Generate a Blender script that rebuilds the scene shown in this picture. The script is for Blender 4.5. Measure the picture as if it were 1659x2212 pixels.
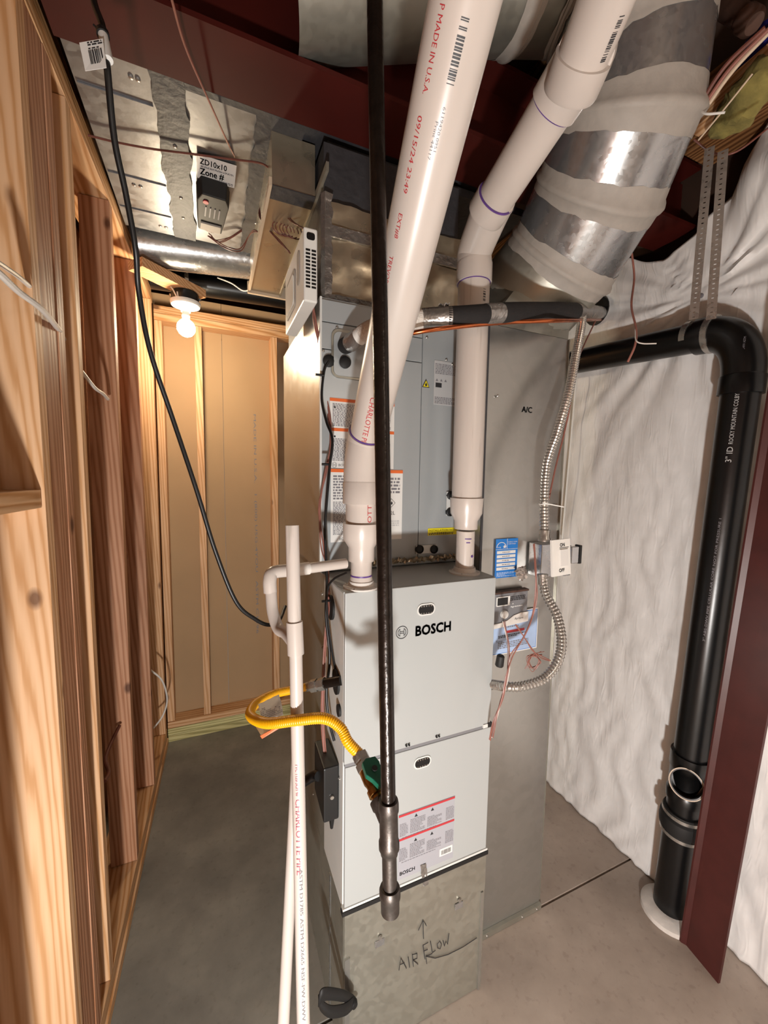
import bpy, bmesh, math, random
from mathutils import Vector, Matrix, noise
for o in list(bpy.data.objects): bpy.data.objects.remove(o)
S = bpy.context.scene
COL = S.collection
random.seed(7)
PI = math.pi

# ------------------------------------------------------------------ camera
cam_d = bpy.data.cameras.new('camera'); cam = bpy.data.objects.new('camera', cam_d); COL.objects.link(cam)
def _cam():
    yaw, pit, rol = [math.radians(a) for a in (23.2, 5.05, 0.85)]
    f = Vector((math.sin(yaw)*math.cos(pit), math.cos(yaw)*math.cos(pit), -math.sin(pit)))
    r = Vector((math.cos(yaw), -math.sin(yaw), 0)); u = r.cross(f)
    r2 = r*math.cos(rol)+u*math.sin(rol); u2 = u*math.cos(rol)-r*math.sin(rol)
    M = Matrix(((r2.x,u2.x,-f.x,0),(r2.y,u2.y,-f.y,0),(r2.z,u2.z,-f.z,1.63),(0,0,0,1)))
    cam.matrix_world = M
_cam()
cam_d.sensor_fit = 'VERTICAL'; cam_d.sensor_height = 36; cam_d.lens = 36*861.5/2212
cam_d.clip_start = 0.02
S.camera = cam
# ------------------------------------------------------------------ world and lamps
W = bpy.data.worlds.new('world'); S.world = W; W.use_nodes = True
W.node_tree.nodes['Background'].inputs[0].default_value = (1,.93,.86,1)
W.node_tree.nodes['Background'].inputs[1].default_value = 0.13
def lamp(name, kind, loc, power, color, size=.1, aim=None):
    d = bpy.data.lights.new(name, kind); o = bpy.data.objects.new(name, d); COL.objects.link(o)
    o.location = loc; d.energy = power; d.color = color
    if kind == 'AREA': d.size = size
    else: d.shadow_soft_size = size
    if aim: o.rotation_euler = (Vector(aim)-Vector(loc)).to_track_quat('-Z','Y').to_euler()
    return o
KEY = lamp('work_light', 'POINT', (-0.15,-0.45,0.62), 96, (1,.985,.955), .045)
FILL = lamp('fill_light', 'POINT', (0.9,-0.9,2.2), 6, (1,.86,.72), .12)  # unseen fill lamp, added to lift the upper part of the room
S.view_settings.view_transform = 'Standard'; S.view_settings.look = 'None'
S.view_settings.exposure = 0.45; S.view_settings.gamma = 1
S.view_settings.use_curve_mapping = False

# ------------------------------------------------------------------ materials
def srgb(c):
    if isinstance(c, str):
        c = [int(c[i:i+2],16)/255 for i in (0,2,4)]
    return tuple([(x/12.92 if x <= .04045 else ((x+.055)/1.055)**2.4) for x in c])+(1,)
def newmat(name):
    m = bpy.data.materials.new(name); m.use_nodes = True
    return m, m.node_tree, m.node_tree.nodes['Principled BSDF']
def N(nt, t, **kw):
    n = nt.nodes.new(t)
    for k, v in kw.items():
        if k in n.inputs: n.inputs[k].default_value = v
        else: setattr(n, k, v)
    return n
def coords(nt, scale=(1,1,1), rnd=True):
    tc = N(nt,'ShaderNodeTexCoord'); mp = N(nt,'ShaderNodeMapping')
    nt.links.new(tc.outputs['Object'], mp.inputs[0]); mp.inputs['Scale'].default_value = scale
    if rnd:
        oi = N(nt,'ShaderNodeObjectInfo'); mu = N(nt,'ShaderNodeVectorMath', operation='SCALE')
        mu.inputs[0].default_value = (7,13,5); nt.links.new(oi.outputs['Random'], mu.inputs['Scale'])
        nt.links.new(mu.outputs[0], mp.inputs['Location'])
    return mp
def ramp(nt, src, stops):
    r = N(nt,'ShaderNodeValToRGB'); e = r.color_ramp.elements
    e[0].position, e[0].color = stops[0][0], srgb(stops[0][1]); e[1].position, e[1].color = stops[-1][0], srgb(stops[-1][1])
    for p, c in stops[1:-1]:
        x = e.new(p); x.color = srgb(c)
    nt.links.new(src, r.inputs[0]); return r
def bump(nt, b, src, strength, dist=.01):
    n = N(nt,'ShaderNodeBump'); n.inputs['Strength'].default_value = strength; n.inputs['Distance'].default_value = dist
    nt.links.new(src, n.inputs['Height']); nt.links.new(n.outputs[0], b.inputs['Normal'])
def simple(name, col, rough=.5, metal=0, var=.0, scale=20, bmp=0, spec=None, sc=(1,1,1)):
    m, nt, b = newmat(name)
    b.inputs['Roughness'].default_value = rough; b.inputs['Metallic'].default_value = metal
    if spec is not None: b.inputs['Specular IOR Level'].default_value = spec
    mp = coords(nt, sc); no = N(nt,'ShaderNodeTexNoise'); no.inputs['Scale'].default_value = scale; no.inputs['Detail'].default_value = 5
    nt.links.new(mp.outputs[0], no.inputs['Vector'])
    c = Vector(srgb(col)[:3])
    def hexs(v): return v
    r = N(nt,'ShaderNodeValToRGB'); r.color_ramp.elements[0].position = .3; r.color_ramp.elements[1].position = .7
    r.color_ramp.elements[0].color = tuple(c*(1-var))+(1,); r.color_ramp.elements[1].color = tuple(c*(1+var*.5))+(1,)
    nt.links.new(no.outputs[0], r.inputs[0]); nt.links.new(r.outputs[0], b.inputs['Base Color'])
    if bmp: bump(nt, b, no.outputs[0], bmp)
    return m
def woodmat(name, axis, light, mid, dark):
    m, nt, b = newmat(name); b.inputs['Roughness'].default_value = .62; b.inputs['Specular IOR Level'].default_value = .3
    sc = [1,1,1]; sc['xyz'.index(axis)] = .05
    mp = coords(nt, sc)
    n0 = N(nt,'ShaderNodeTexNoise'); n0.inputs['Scale'].default_value = 5; n0.inputs['Detail'].default_value = 2
    nt.links.new(mp.outputs[0], n0.inputs['Vector'])
    mx = N(nt,'ShaderNodeVectorMath', operation='MULTIPLY_ADD'); mx.inputs[1].default_value = (.10,.10,.10)
    nt.links.new(n0.outputs['Color'], mx.inputs[0]); nt.links.new(mp.outputs[0], mx.inputs[2])
    w = N(nt,'ShaderNodeTexWave'); w.wave_type = 'BANDS'; w.bands_direction = 'DIAGONAL'; w.inputs['Scale'].default_value = 34; w.inputs['Distortion'].default_value = 2.6
    w.inputs['Detail'].default_value = 2; w.inputs['Detail Scale'].default_value = 2
    nt.links.new(mx.outputs[0], w.inputs['Vector'])
    r = ramp(nt, w.outputs['Fac'], [(0,dark),(.35,mid),(1,light)])
    # knots
    sc2 = [1,1,1]; sc2['xyz'.index(axis)] = .6
    mp2 = coords(nt, sc2); v = N(nt,'ShaderNodeTexVoronoi'); v.inputs['Scale'].default_value = 6.5
    nt.links.new(mp2.outputs[0], v.inputs['Vector'])
    k = N(nt,'ShaderNodeValToRGB'); k.color_ramp.elements[0].position = .05; k.color_ramp.elements[1].position = .11
    k.color_ramp.elements[0].color = (.12,.05,.02,1); k.color_ramp.elements[1].color = (1,1,1,1)
    nt.links.new(v.outputs['Distance'], k.inputs[0])
    mix = N(nt,'ShaderNodeMix', data_type='RGBA', blend_type='MULTIPLY'); mix.inputs[0].default_value = .8
    nt.links.new(r.outputs[0], mix.inputs[6]); nt.links.new(k.outputs[0], mix.inputs[7])
    n2 = N(nt,'ShaderNodeTexNoise'); n2.inputs['Scale'].default_value = 3
    nt.links.new(mp2.outputs[0], n2.inputs['Vector'])
    r2 = N(nt,'ShaderNodeValToRGB'); r2.color_ramp.elements[0].position = .3; r2.color_ramp.elements[1].position = .7
    r2.color_ramp.elements[0].color = (.82,.78,.74,1); r2.color_ramp.elements[1].color = (1,1,1,1)
    nt.links.new(n2.outputs[0], r2.inputs[0])
    mix2 = N(nt,'ShaderNodeMix', data_type='RGBA', blend_type='MULTIPLY'); mix2.inputs[0].default_value = 1
    nt.links.new(mix.outputs[2], mix2.inputs[6]); nt.links.new(r2.outputs[0], mix2.inputs[7])
    nt.links.new(mix2.outputs[2], b.inputs['Base Color']); bump(nt, b, w.outputs['Fac'], .12, .004)
    return m
def galvmat(name, col, rough=.3, spangle=40, var=.12, rvar=.12, bmp=.04):
    m, nt, b = newmat(name); b.inputs['Metallic'].default_value = .82
    mp = coords(nt, (1,1,1), False)
    v = N(nt,'ShaderNodeTexVoronoi'); v.inputs['Scale'].default_value = spangle; nt.links.new(mp.outputs[0], v.inputs['Vector'])
    no = N(nt,'ShaderNodeTexNoise'); no.inputs['Scale'].default_value = 3.2; no.inputs['Detail'].default_value = 6; no.inputs['Roughness'].default_value = .62
    nt.links.new(mp.outputs[0], no.inputs['Vector'])
    c = Vector(srgb(col)[:3])
    r = N(nt,'ShaderNodeValToRGB'); r.color_ramp.elements[0].position = .3; r.color_ramp.elements[1].position = .72
    r.color_ramp.elements[0].color = tuple(c*(1-var))+(1,); r.color_ramp.elements[1].color = tuple(c*(1+var*.4))+(1,)
    ad = N(nt,'ShaderNodeMix', data_type='FLOAT'); ad.inputs[0].default_value = .3
    sp = N(nt,'ShaderNodeSeparateColor'); nt.links.new(v.outputs['Color'], sp.inputs[0])
    nt.links.new(no.outputs[0], ad.inputs[2]); nt.links.new(sp.outputs[0], ad.inputs[3])
    nt.links.new(ad.outputs[0], r.inputs[0]); nt.links.new(r.outputs[0], b.inputs['Base Color'])
    mr = N(nt,'ShaderNodeMapRange'); mr.inputs[1].default_value = .3; mr.inputs[2].default_value = .7
    mr.inputs[3].default_value = rough-rvar/2; mr.inputs[4].default_value = rough+rvar
    nt.links.new(ad.outputs[0], mr.inputs[0]); nt.links.new(mr.outputs[0], b.inputs['Roughness'])
    if bmp: bump(nt, b, no.outputs[0], bmp*4, .02)
    return m
M = {}
M['woodz'] = woodmat('framing_lumber_z','z','deb48d','d6a97f','c49263')
M['woodx'] = woodmat('framing_lumber_x','x','d8ae85','cd9f73','b78352')
M['woody'] = woodmat('framing_lumber_y','y','d8ae85','cd9f73','b78352')
M['woodred'] = woodmat('framing_lumber_red','z','be8f70','b28061','9f6d4d')
M['wooddark'] = woodmat('dark_joist_lumber','y','9b7048','7d5230','5d3a20')
M['treated'] = woodmat('treated_lumber','x','cfc690','bcb27a','9c9460')
M['galv'] = galvmat('galvanized_sheet','b2b1ac',.30,40,.06,.04,0)
M['galvdull'] = galvmat('galvanized_dull_sheet','b0aea3',.42, 60, .07,.08,0)
M['galvbright'] = galvmat('bright_galvanized_tube','b9babb',.22, 90, .10, .08, .008)
M['galvduct'] = galvmat('duct_sheet','8b8b8d',.42, 50, .2)  # mid-grey galvanized sheet of the rectangular duct
M['foil'] = galvmat('foil_wrap','bfb29b',.30, 30, .06, .08, .03)
M['silvertape'] = galvmat('silver_tape','aaa6a2',.28, 30, .12, .1, .35)
M['steel'] = galvmat('steel_fitting','b4b0aa',.26, 90, .1)
M['flexsteel'] = galvmat('flexible_steel','c4c0ba',.2, 90, .06)
M['blackiron'] = simple('black_iron_pipe','241d19',.28,.55,.3,60,.15)
M['malleable'] = simple('malleable_iron','514b47',.42,.8,.2,160,.05)
M['pvc'] = simple('white_pvc','c4bab2',.3,0,.05,7,0)
M['abs'] = simple('black_abs','0b0b0c',.3,0,.2,30,.02)
M['rubber'] = simple('black_rubber','121111',.62,0,.2,30,.05)
M['foam'] = simple('black_foam','1c1919',.85,0,.2,60,.2)
M['white_foam'] = simple('white_mesh_foam','d9d0c6',.8,0,.15,200,.4)
M['copper'] = simple('copper','d0764a',.25,1,.2,30)
M['brass'] = simple('brass','b98d52',.28,1,.2,30)
M['cabinet'] = simple('grey_enamel','a8abaa',.38,0,.02,2,0)
M['cabinet2'] = simple('coil_cabinet_enamel','a9aeb0',.3,.25,.03,2,0)
M['cabedge'] = simple('pale_cabinet_edge','d2d2ce',.4,0,.02,2,0)
M['black'] = simple('black_plastic','121213',.4,0,.1,20)
M['redox'] = simple('red_oxide_steel','420e07',.65,0,.2,6,.05,.25)
M['redcol'] = simple('dark_red_column','481e1b',.42,0,.22,12,.05)
M['mastic'] = simple('grey_mastic','a29b93',.6,0,.08,30,.2)
M['mastdark'] = simple('dark_grey_mastic','38373a',.55,0,.2,40,.3)
M['yellow'] = simple('yellow_coating','e9a70a',.35,0,.1,10)
M['green'] = simple('green_handle','0d5a45',.35,0,.1,10)
M['white'] = simple('white_plastic','e4e2dc',.35,0,.03,10)
M['paper'] = simple('white_paper','dcdad6',.6,0,.03,10)
M['greylabel'] = simple('grey_label','b4b4b4',.5,0,.02,10)
M['greylabel2'] = simple('pale_grey_label','a2a2a8',.5,0,.02,10)
M['orange'] = simple('orange_print','d9672e',.5)
M['redprint'] = simple('red_print','b5333a',.5)
M['pinkprint'] = simple('faded_red_print','a84a5c',.5)
M['ink'] = simple('black_ink','26262a',.5)
M['inkgrey'] = simple('grey_ink','77757a',.5)
M['greyprint'] = simple('pale_print','b8b8b8',.5)
M['purple'] = simple('purple_primer','5b3a86',.4,0,.3,30)
M['bluelabel'] = simple('blue_label','1f74c4',.45)
M['skyblue'] = simple('pale_blue_paper','a9bfe0',.5,0,.15,12)
M['yellowlabel'] = simple('yellow_label','e6d51c',.5)
M['kraft'] = simple('drywall_back_paper','a98a67',.85,0,.06,3)
M['kraftdark'] = simple('brown_sheathing','7b4c2c',.8,0,.12,3)
M['beige'] = simple('beige_wall','c9b7a2',.8,0,.04,3)
M['pale'] = simple('pale_flange','c7b39b',.45,0,.1,10)
M['wire_pink'] = simple('copper_pink_wire','8f5c50',.4,0,.2,40)
M['wire_brown'] = simple('brown_thermostat_wire','6b3d33',.4,0,.2,40)
M['wire_white'] = simple('white_wire','d6d0c8',.4,0,.05,40)
M['bluebag'] = simple('blue_plastic','23226f',.35)
M['insul'] = simple('yellow_fibreglass','857a42',.95,0,.45,22,.9)
M['rust'] = simple('brown_iron','5a4238',.5,.4,.3,30,.15)
M['greypanel'] = simple('grey_panel','77777a',.45)
M['darkwood'] = simple('dark_subfloor','3a2518',.9,0,.3,4)
M['putty'] = simple('white_putty','d5cfc8',.7,0,.12,20,.4)
M['ctag'] = simple('clear_tape','b9b0a8',.12,.5,.1,30,.4)

# scuffed PVC : fine dark streaks along the pipe
def scuff():
    m, nt, b = newmat('scuffed_white_pvc'); b.inputs['Roughness'].default_value = .3
    mp = coords(nt, (70,70,4), False); no = N(nt,'ShaderNodeTexNoise'); no.inputs['Scale'].default_value = 1; no.inputs['Detail'].default_value = 6
    nt.links.new(mp.outputs[0], no.inputs['Vector'])
    r = ramp(nt, no.outputs[0], [(.28,'a79f96'),(.36,'b9aea5'),(.44,'c6bcb4'),(1,'cac1b9')])
    nt.links.new(r.outputs[0], b.inputs['Base Color']); return m
M['pvcscuff'] = scuff()
# concrete
def concrete():
    m, nt, b = newmat('concrete_slab')
    mp = coords(nt, (1,1,1), False)
    a = N(nt,'ShaderNodeTexNoise'); a.inputs['Scale'].default_value = 2.6; a.inputs['Detail'].default_value = 9; a.inputs['Roughness'].default_value = .62
    nt.links.new(mp.outputs[0], a.inputs['Vector'])
    r = ramp(nt, a.outputs[0], [(.28,'8f8277'),(.45,'a59689'),(.55,'ad9e91'),(.72,'bfb0a3')])
    # the slab left of the furnace is greyer and darker
    tc = N(nt,'ShaderNodeSeparateXYZ'); nt.links.new(mp.outputs[0], tc.inputs[0])
    mr = N(nt,'ShaderNodeMapRange'); mr.inputs[1].default_value = .25; mr.inputs[2].default_value = .75; mr.inputs[3].default_value = 1; mr.inputs[4].default_value = 0
    nt.links.new(tc.outputs['X'], mr.inputs[0])
    g = ramp(nt, a.outputs[0], [(.28,'5c5a55'),(.5,'75726b'),(.72,'8d897f')])
    mx = N(nt,'ShaderNodeMix', data_type='RGBA'); nt.links.new(mr.outputs[0], mx.inputs[0]); nt.links.new(r.outputs[0], mx.inputs[6]); nt.links.new(g.outputs[0], mx.inputs[7])
    # specks and stains
    v = N(nt,'ShaderNodeTexNoise'); v.inputs['Scale'].default_value = 45; v.inputs['Detail'].default_value = 4; nt.links.new(mp.outputs[0], v.inputs['Vector'])
    k = N(nt,'ShaderNodeValToRGB'); k.color_ramp.elements[0].position = .30; k.color_ramp.elements[1].position = .42
    k.color_ramp.elements[0].color = (.55,.5,.48,1); k.color_ramp.elements[1].color = (1,1,1,1); nt.links.new(v.outputs[0], k.inputs[0])
    mu = N(nt,'ShaderNodeMix', data_type='RGBA', blend_type='MULTIPLY'); mu.inputs[0].default_value = .3
    nt.links.new(mx.outputs[2], mu.inputs[6]); nt.links.new(k.outputs[0], mu.inputs[7])
    nt.links.new(mu.outputs[2], b.inputs['Base Color']); b.inputs['Roughness'].default_value = .55
    bump(nt, b, a.outputs[0], .25, .01); return m
M['concrete'] = concrete()
def plastic():
    m, nt, b = newmat('white_facing_sheet'); b.inputs['Roughness'].default_value = .42
    mp = coords(nt, (1,1,1), False)
    a = N(nt,'ShaderNodeTexNoise'); a.inputs['Scale'].default_value = 14; a.inputs['Detail'].default_value = 6
    nt.links.new(mp.outputs[0], a.inputs['Vector'])
    r = ramp(nt, a.outputs[0], [(.3,'e4e3e1'),(.7,'eeedeb')]); nt.links.new(r.outputs[0], b.inputs['Base Color'])
    mp2 = coords(nt, (1,7,1.6), False); c = N(nt,'ShaderNodeTexNoise', noise_type='RIDGED_MULTIFRACTAL'); c.inputs['Scale'].default_value = 6; c.inputs['Detail'].default_value = 7; c.inputs['Distortion'].default_value = 1.2
    nt.links.new(mp2.outputs[0], c.inputs['Vector']); bump(nt, b, c.outputs[0], .22, .008)
    return m
M['sheet'] = plastic()
def bulbmat():
    m, nt, b = newmat('lit_bulb'); b.inputs['Emission Color'].default_value = (1,.86,.66,1); b.inputs['Emission Strength'].default_value = 60; return m
M['bulb'] = bulbmat()

# ------------------------------------------------------------------ object helpers
def empty(name, loc, label, cat, group=None):
    o = bpy.data.objects.new(name, None); COL.objects.link(o); o.location = loc; o.empty_display_size = .05
    o['label'] = label; o['category'] = cat
    if group: o['group'] = group
    return o
def struct(name, loc=(0,0,0)):
    o = bpy.data.objects.new(name, None); COL.objects.link(o); o.location = loc; o['kind'] = 'structure'; return o
def tag(o, label, cat, group=None):
    o['label'] = label; o['category'] = cat
    if group: o['group'] = group
    return o
def attach(o, parent):
    if parent is not None:
        o.parent = parent
        T = Matrix.Translation(parent.location) if parent.type == 'EMPTY' else Matrix.Identity(4)
        o.matrix_parent_inverse = T.inverted()
def obj(name, verts, faces, mat, parent=None, smooth=False, bevel=0, auto=None):
    me = bpy.data.meshes.new(name); me.from_pydata([tuple(v) for v in verts], [], faces); me.update()
    bm = bmesh.new(); bm.from_mesh(me); bmesh.ops.recalc_face_normals(bm, faces=bm.faces)
    if bevel: bmesh.ops.bevel(bm, geom=[e for e in bm.edges], offset=bevel, segments=2, profile=.5, affect='EDGES')
    bm.to_mesh(me); bm.free()
    if isinstance(mat, str): mat = M[mat]
    me.materials.append(mat)
    if smooth:
        me.polygons.foreach_set('use_smooth', [True]*len(me.polygons))
        me.set_sharp_from_angle(angle=math.radians(auto if auto else 40))
    o = bpy.data.objects.new(name, me); COL.objects.link(o); attach(o, parent); return o
class MB:
    def __init__(s): s.v = []; s.f = []
    def add(s, v, f):
        n = len(s.v); s.v += [Vector(p) for p in v]; s.f += [tuple(i+n for i in q) for q in f]; return s
    def hexa(s, p):   # 8 points, bottom ring then top ring
        return s.add(p, [(0,3,2,1),(4,5,6,7),(0,1,5,4),(1,2,6,5),(2,3,7,6),(3,0,4,7)])
    def box(s, lo, hi):
        a, b, c = lo; d, e, g = hi
        return s.hexa([(a,b,c),(d,b,c),(d,e,c),(a,e,c),(a,b,g),(d,b,g),(d,e,g),(a,e,g)])
    def tube(s, pts, r, seg=16, cap=True, mitre=True):
        v, f = tube_geo(pts, r, seg, cap); return s.add(v, f)
    def build(s, name, mat, parent=None, **k): return obj(name, s.v, s.f, mat, parent, **k)
def box(name, lo, hi, mat, parent=None, bevel=0): return MB().box(lo, hi).build(name, mat, parent, bevel=bevel)
def catmull(pts, n=8):
    P = [Vector(p) for p in pts]; P = [P[0]*2-P[1]]+P+[P[-1]*2-P[-2]]; out = []
    for i in range(1, len(P)-2):
        for k in range(n):
            t = k/n; a,b,c,d = P[i-1],P[i],P[i+1],P[i+2]
            out.append(.5*((2*b)+(c-a)*t+(2*a-5*b+4*c-d)*t*t+(3*b-a-3*c+d)*t**3))
    out.append(P[-2]); return out
def tube_geo(pts, r, seg=16, cap=True):
    P = [Vector(p) for p in pts]; n = len(P)
    R = r if isinstance(r, (list,tuple)) else [r]*n
    T = []
    for i in range(n):
        a = P[max(i-1,0)]; b = P[min(i+1,n-1)]; t = (b-a)
        T.append(t.normalized() if t.length > 1e-9 else (T[-1] if T else Vector((0,0,1))))
    u = T[0].cross(Vector((0,0,1)))
    if u.length < 1e-3: u = T[0].cross(Vector((1,0,0)))
    u.normalize(); V = []; F = []
    for i in range(n):
        u = (u-T[i]*u.dot(T[i])).normalized(); w = T[i].cross(u)
        for k in range(seg):
            a = 2*PI*k/seg; V.append(P[i]+(u*math.cos(a)+w*math.sin(a))*R[i])
    for i in range(n-1):
        for k in range(seg):
            F.append((i*seg+k, i*seg+(k+1)%seg, (i+1)*seg+(k+1)%seg, (i+1)*seg+k))
    if cap: F.append(tuple(range(seg))[::-1]); F.append(tuple((n-1)*seg+k for k in range(seg)))
    return V, F
def tube(name, pts, r, mat, parent=None, seg=20, cap=True, curve=0):
    if curve: pts = catmull(pts, curve)
    v, f = tube_geo(pts, r, seg, cap); return obj(name, v, f, mat, parent, smooth=True)
def lathe(name, prof, origin, axis, mat, parent=None, seg=28, cap=True):
    # prof: list of (distance along axis, radius); axis a vector
    o = Vector(origin); a = Vector(axis).normalized()
    u = a.cross(Vector((0,0,1)))
    if u.length < 1e-3: u = Vector((1,0,0))
    u.normalize(); w = a.cross(u); V = []; F = []
    for h, r in prof:
        for k in range(seg):
            t = 2*PI*k/seg; V.append(o+a*h+(u*math.cos(t)+w*math.sin(t))*r)
    for i in range(len(prof)-1):
        for k in range(seg): F.append((i*seg+k, i*seg+(k+1)%seg, (i+1)*seg+(k+1)%seg, (i+1)*seg+k))
    if cap: F.append(tuple(range(seg))[::-1]); F.append(tuple((len(prof)-1)*seg+k for k in range(seg)))
    return obj(name, V, F, mat, parent, smooth=True)
def ribbed(name, ctrl, r, mat, parent=None, pitch=.007, depth=.0022, seg=12):
    P = catmull(ctrl, 24); L = [0]
    for i in range(1,len(P)): L.append(L[-1]+(P[i]-P[i-1]).length)
    n = int(L[-1]/pitch*4); pts = []; rs = []; j = 0
    for i in range(n+1):
        d = L[-1]*i/n
        while j < len(P)-2 and L[j+1] < d: j += 1
        t = (d-L[j])/max(L[j+1]-L[j],1e-9); pts.append(P[j].lerp(P[j+1], t)); rs.append(r-depth*(.5-.5*math.cos(PI/2*i)) )
    # smooth tangents: jitter-free because the path is dense
    v, f = tube_geo(pts, rs, seg, True); return obj(name, v, f, mat, parent, smooth=True, auto=60)
def textmesh(body, size, font_scale=1.0):
    cu = bpy.data.curves.new('t','FONT'); cu.body = body; cu.size = size; cu.resolution_u = 2; cu.align_x = 'LEFT'
    o = bpy.data.objects.new('t', cu); COL.objects.link(o)
    bpy.context.view_layer.update()
    dg = bpy.context.evaluated_depsgraph_get(); me = bpy.data.meshes.new_from_object(o.evaluated_get(dg))
    V = [Vector(v.co) for v in me.vertices]; F = [tuple(p.vertices) for p in me.polygons]
    bpy.data.objects.remove(o); bpy.data.curves.remove(cu); bpy.data.meshes.remove(me); return V, F
def text(name, body, origin, right, up, height, mat, parent, width=None, off=.0006, bold=0):
    # flat lettering: height is the cap height, width optional total width
    V, F = textmesh(body, height/.73)
    if not V: return None
    mx = max(v.x for v in V) or 1; k = (width/mx) if width else 1
    R = Vector(right).normalized(); U = Vector(up).normalized(); n = R.cross(U); O = Vector(origin)
    VV = [O+R*v.x*k+U*v.y+n*off for v in V]
    if bold:
        mb = MB()
        for dx in (-bold, 0, bold):
            for dy in (-bold, 0, bold): mb.add([p+R*dx+U*dy+n*(abs(dx)+abs(dy))*.01 for p in VV], F)
        return mb.build(name, mat, parent)
    return obj(name, VV, F, mat, parent)
def textcyl(name, body, p0, axis, normal, r, height, mat, parent, length=None, off=.0005, mono=None):
    # lettering wrapped on a round pipe: p0 on the pipe axis, reading along axis, facing normal
    a = Vector(axis).normalized(); n = Vector(normal); n = (n-a*n.dot(a)).normalized(); u = n.cross(a); O = Vector(p0)
    V, F = textmesh(body, height/.73)
    if not V: return None
    bm = bmesh.new(); vs = [bm.verts.new(v) for v in V]
    for f in F:
        try: bm.faces.new([vs[i] for i in f])
        except ValueError: pass
    lo, hi = min(v.y for v in V), max(v.y for v in V)
    if height > r*.3:
        for q in range(1, 6): bmesh.ops.bisect_plane(bm, geom=bm.verts[:]+bm.edges[:]+bm.faces[:], plane_co=(0,lo+(hi-lo)*q/6,0), plane_no=(0,1,0))
    bm.verts.index_update(); V = [v.co.copy() for v in bm.verts]; F = [tuple(v.index for v in f.verts) for f in bm.faces]; bm.free()
    mx = max(v.x for v in V) or 1; k = (length/mx) if length else 1
    out = []
    for v in V:
        ph = (v.y-height/2)/r; out.append(O+a*v.x*k+(n*math.cos(ph)+u*math.sin(ph))*(r+off))
    return obj(name, out, F, mat, parent)
def barscyl(name, p0, axis, normal, r, length, height, mat, parent, wide=.0012, fill=.55, seed=1, off=.0005):
    # bar code or illegible fine print: short strokes on the pipe
    rnd = random.Random(seed); a = Vector(axis).normalized(); n = Vector(normal); n = (n-a*n.dot(a)).normalized(); u = n.cross(a); O = Vector(p0)
    mb = MB(); x = 0
    while x < length:
        w = wide*rnd.uniform(.5,1.6)
        if rnd.random() < fill+.2:
            pts = []
            for i in range(5):
                ph = (-.5+i/4)*height/r
                for xx in (x, x+w): pts.append(O+a*xx+(n*math.cos(ph)+u*math.sin(ph))*(r+off))
            mb.add(pts, [(2*i,2*i+1,2*i+3,2*i+2) for i in range(4)])
        x += w+wide*rnd.uniform(.3,1.1)
    return mb.build(name, mat, parent)
def bars(name, o, right, up, w, h, mat, parent, wide=.001, seed=1, off=.0008):
    rnd = random.Random(seed); R = Vector(right).normalized(); U = Vector(up).normalized(); n = R.cross(U); O = Vector(o)+n*off; mb = MB(); x = 0
    while x < w:
        b = wide*rnd.uniform(.5,1.8)
        mb.add([O+R*x, O+R*min(x+b,w), O+R*min(x+b,w)+U*h, O+R*x+U*h], [(0,1,2,3)]); x += b+wide*rnd.uniform(.5,1.3)
    return mb.build(name, mat, parent)
def lines(name, o, right, up, w, h, rows, mat, parent, seed=1, fill=.62, off=.0008, word=.006):
    # rows of fine print, too small to read, each word a thin stroke
    rnd = random.Random(seed); R = Vector(right).normalized(); U = Vector(up).normalized(); n = R.cross(U); O = Vector(o)+n*off; mb = MB()
    dy = h/rows
    for i in range(rows):
        y = h-(i+.8)*dy; x = 0; end = w*(1 if rnd.random() < .75 else rnd.uniform(.4,.9))
        while x < end:
            b = min(word*rnd.uniform(.4,1.6), end-x)
            mb.add([O+R*x+U*y, O+R*(x+b)+U*y, O+R*(x+b)+U*(y+dy*fill), O+R*x+U*(y+dy*fill)], [(0,1,2,3)]); x += b+word*.3
    return mb.build(name, mat, parent)
def quad(name, o, right, up, w, h, mat, parent, t=.0006, off=0):
    R = Vector(right).normalized(); U = Vector(up).normalized(); n = R.cross(U); O = Vector(o)+n*off
    p = [O, O+R*w, O+R*w+U*h, O+U*h]
    return MB().hexa([q for q in p]+[q+n*t for q in p]).build(name, mat, parent)
def rrect(cx, cz, w, h, r, n=5):
    out = []
    for sx, sz, a0 in ((1,1,0),(-1,1,90),(-1,-1,180),(1,-1,270)):
        for i in range(n+1):
            a = math.radians(a0+90*i/n); out.append((cx+sx*(w/2-r)+r*math.cos(a), cz+sz*(h/2-r)+r*math.sin(a)))
    return out
def prism(name, outline, o, right, up, t, mat, parent, smooth=False):
    R = Vector(right).normalized(); U = Vector(up).normalized(); n = R.cross(U); O = Vector(o); k = len(outline)
    V = [O+R*x+U*y for x, y in outline]+[O+R*x+U*y+n*t for x, y in outline]
    F = [tuple(range(k))[::-1], tuple(range(k,2*k))]+[(i,(i+1)%k,k+(i+1)%k,k+i) for i in range(k)]
    return obj(name, V, F, mat, parent, smooth=smooth)
X = Vector((1,0,0)); Y = Vector((0,1,0)); Z = Vector((0,0,1))
def screws(parent, pts, n, r=.005, mat='steel', name='screw'):
    for p in pts: lathe(name, [(0,r),(.002,r),(.0035,r*.6)], p, n, mat, parent, seg=10)

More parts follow.
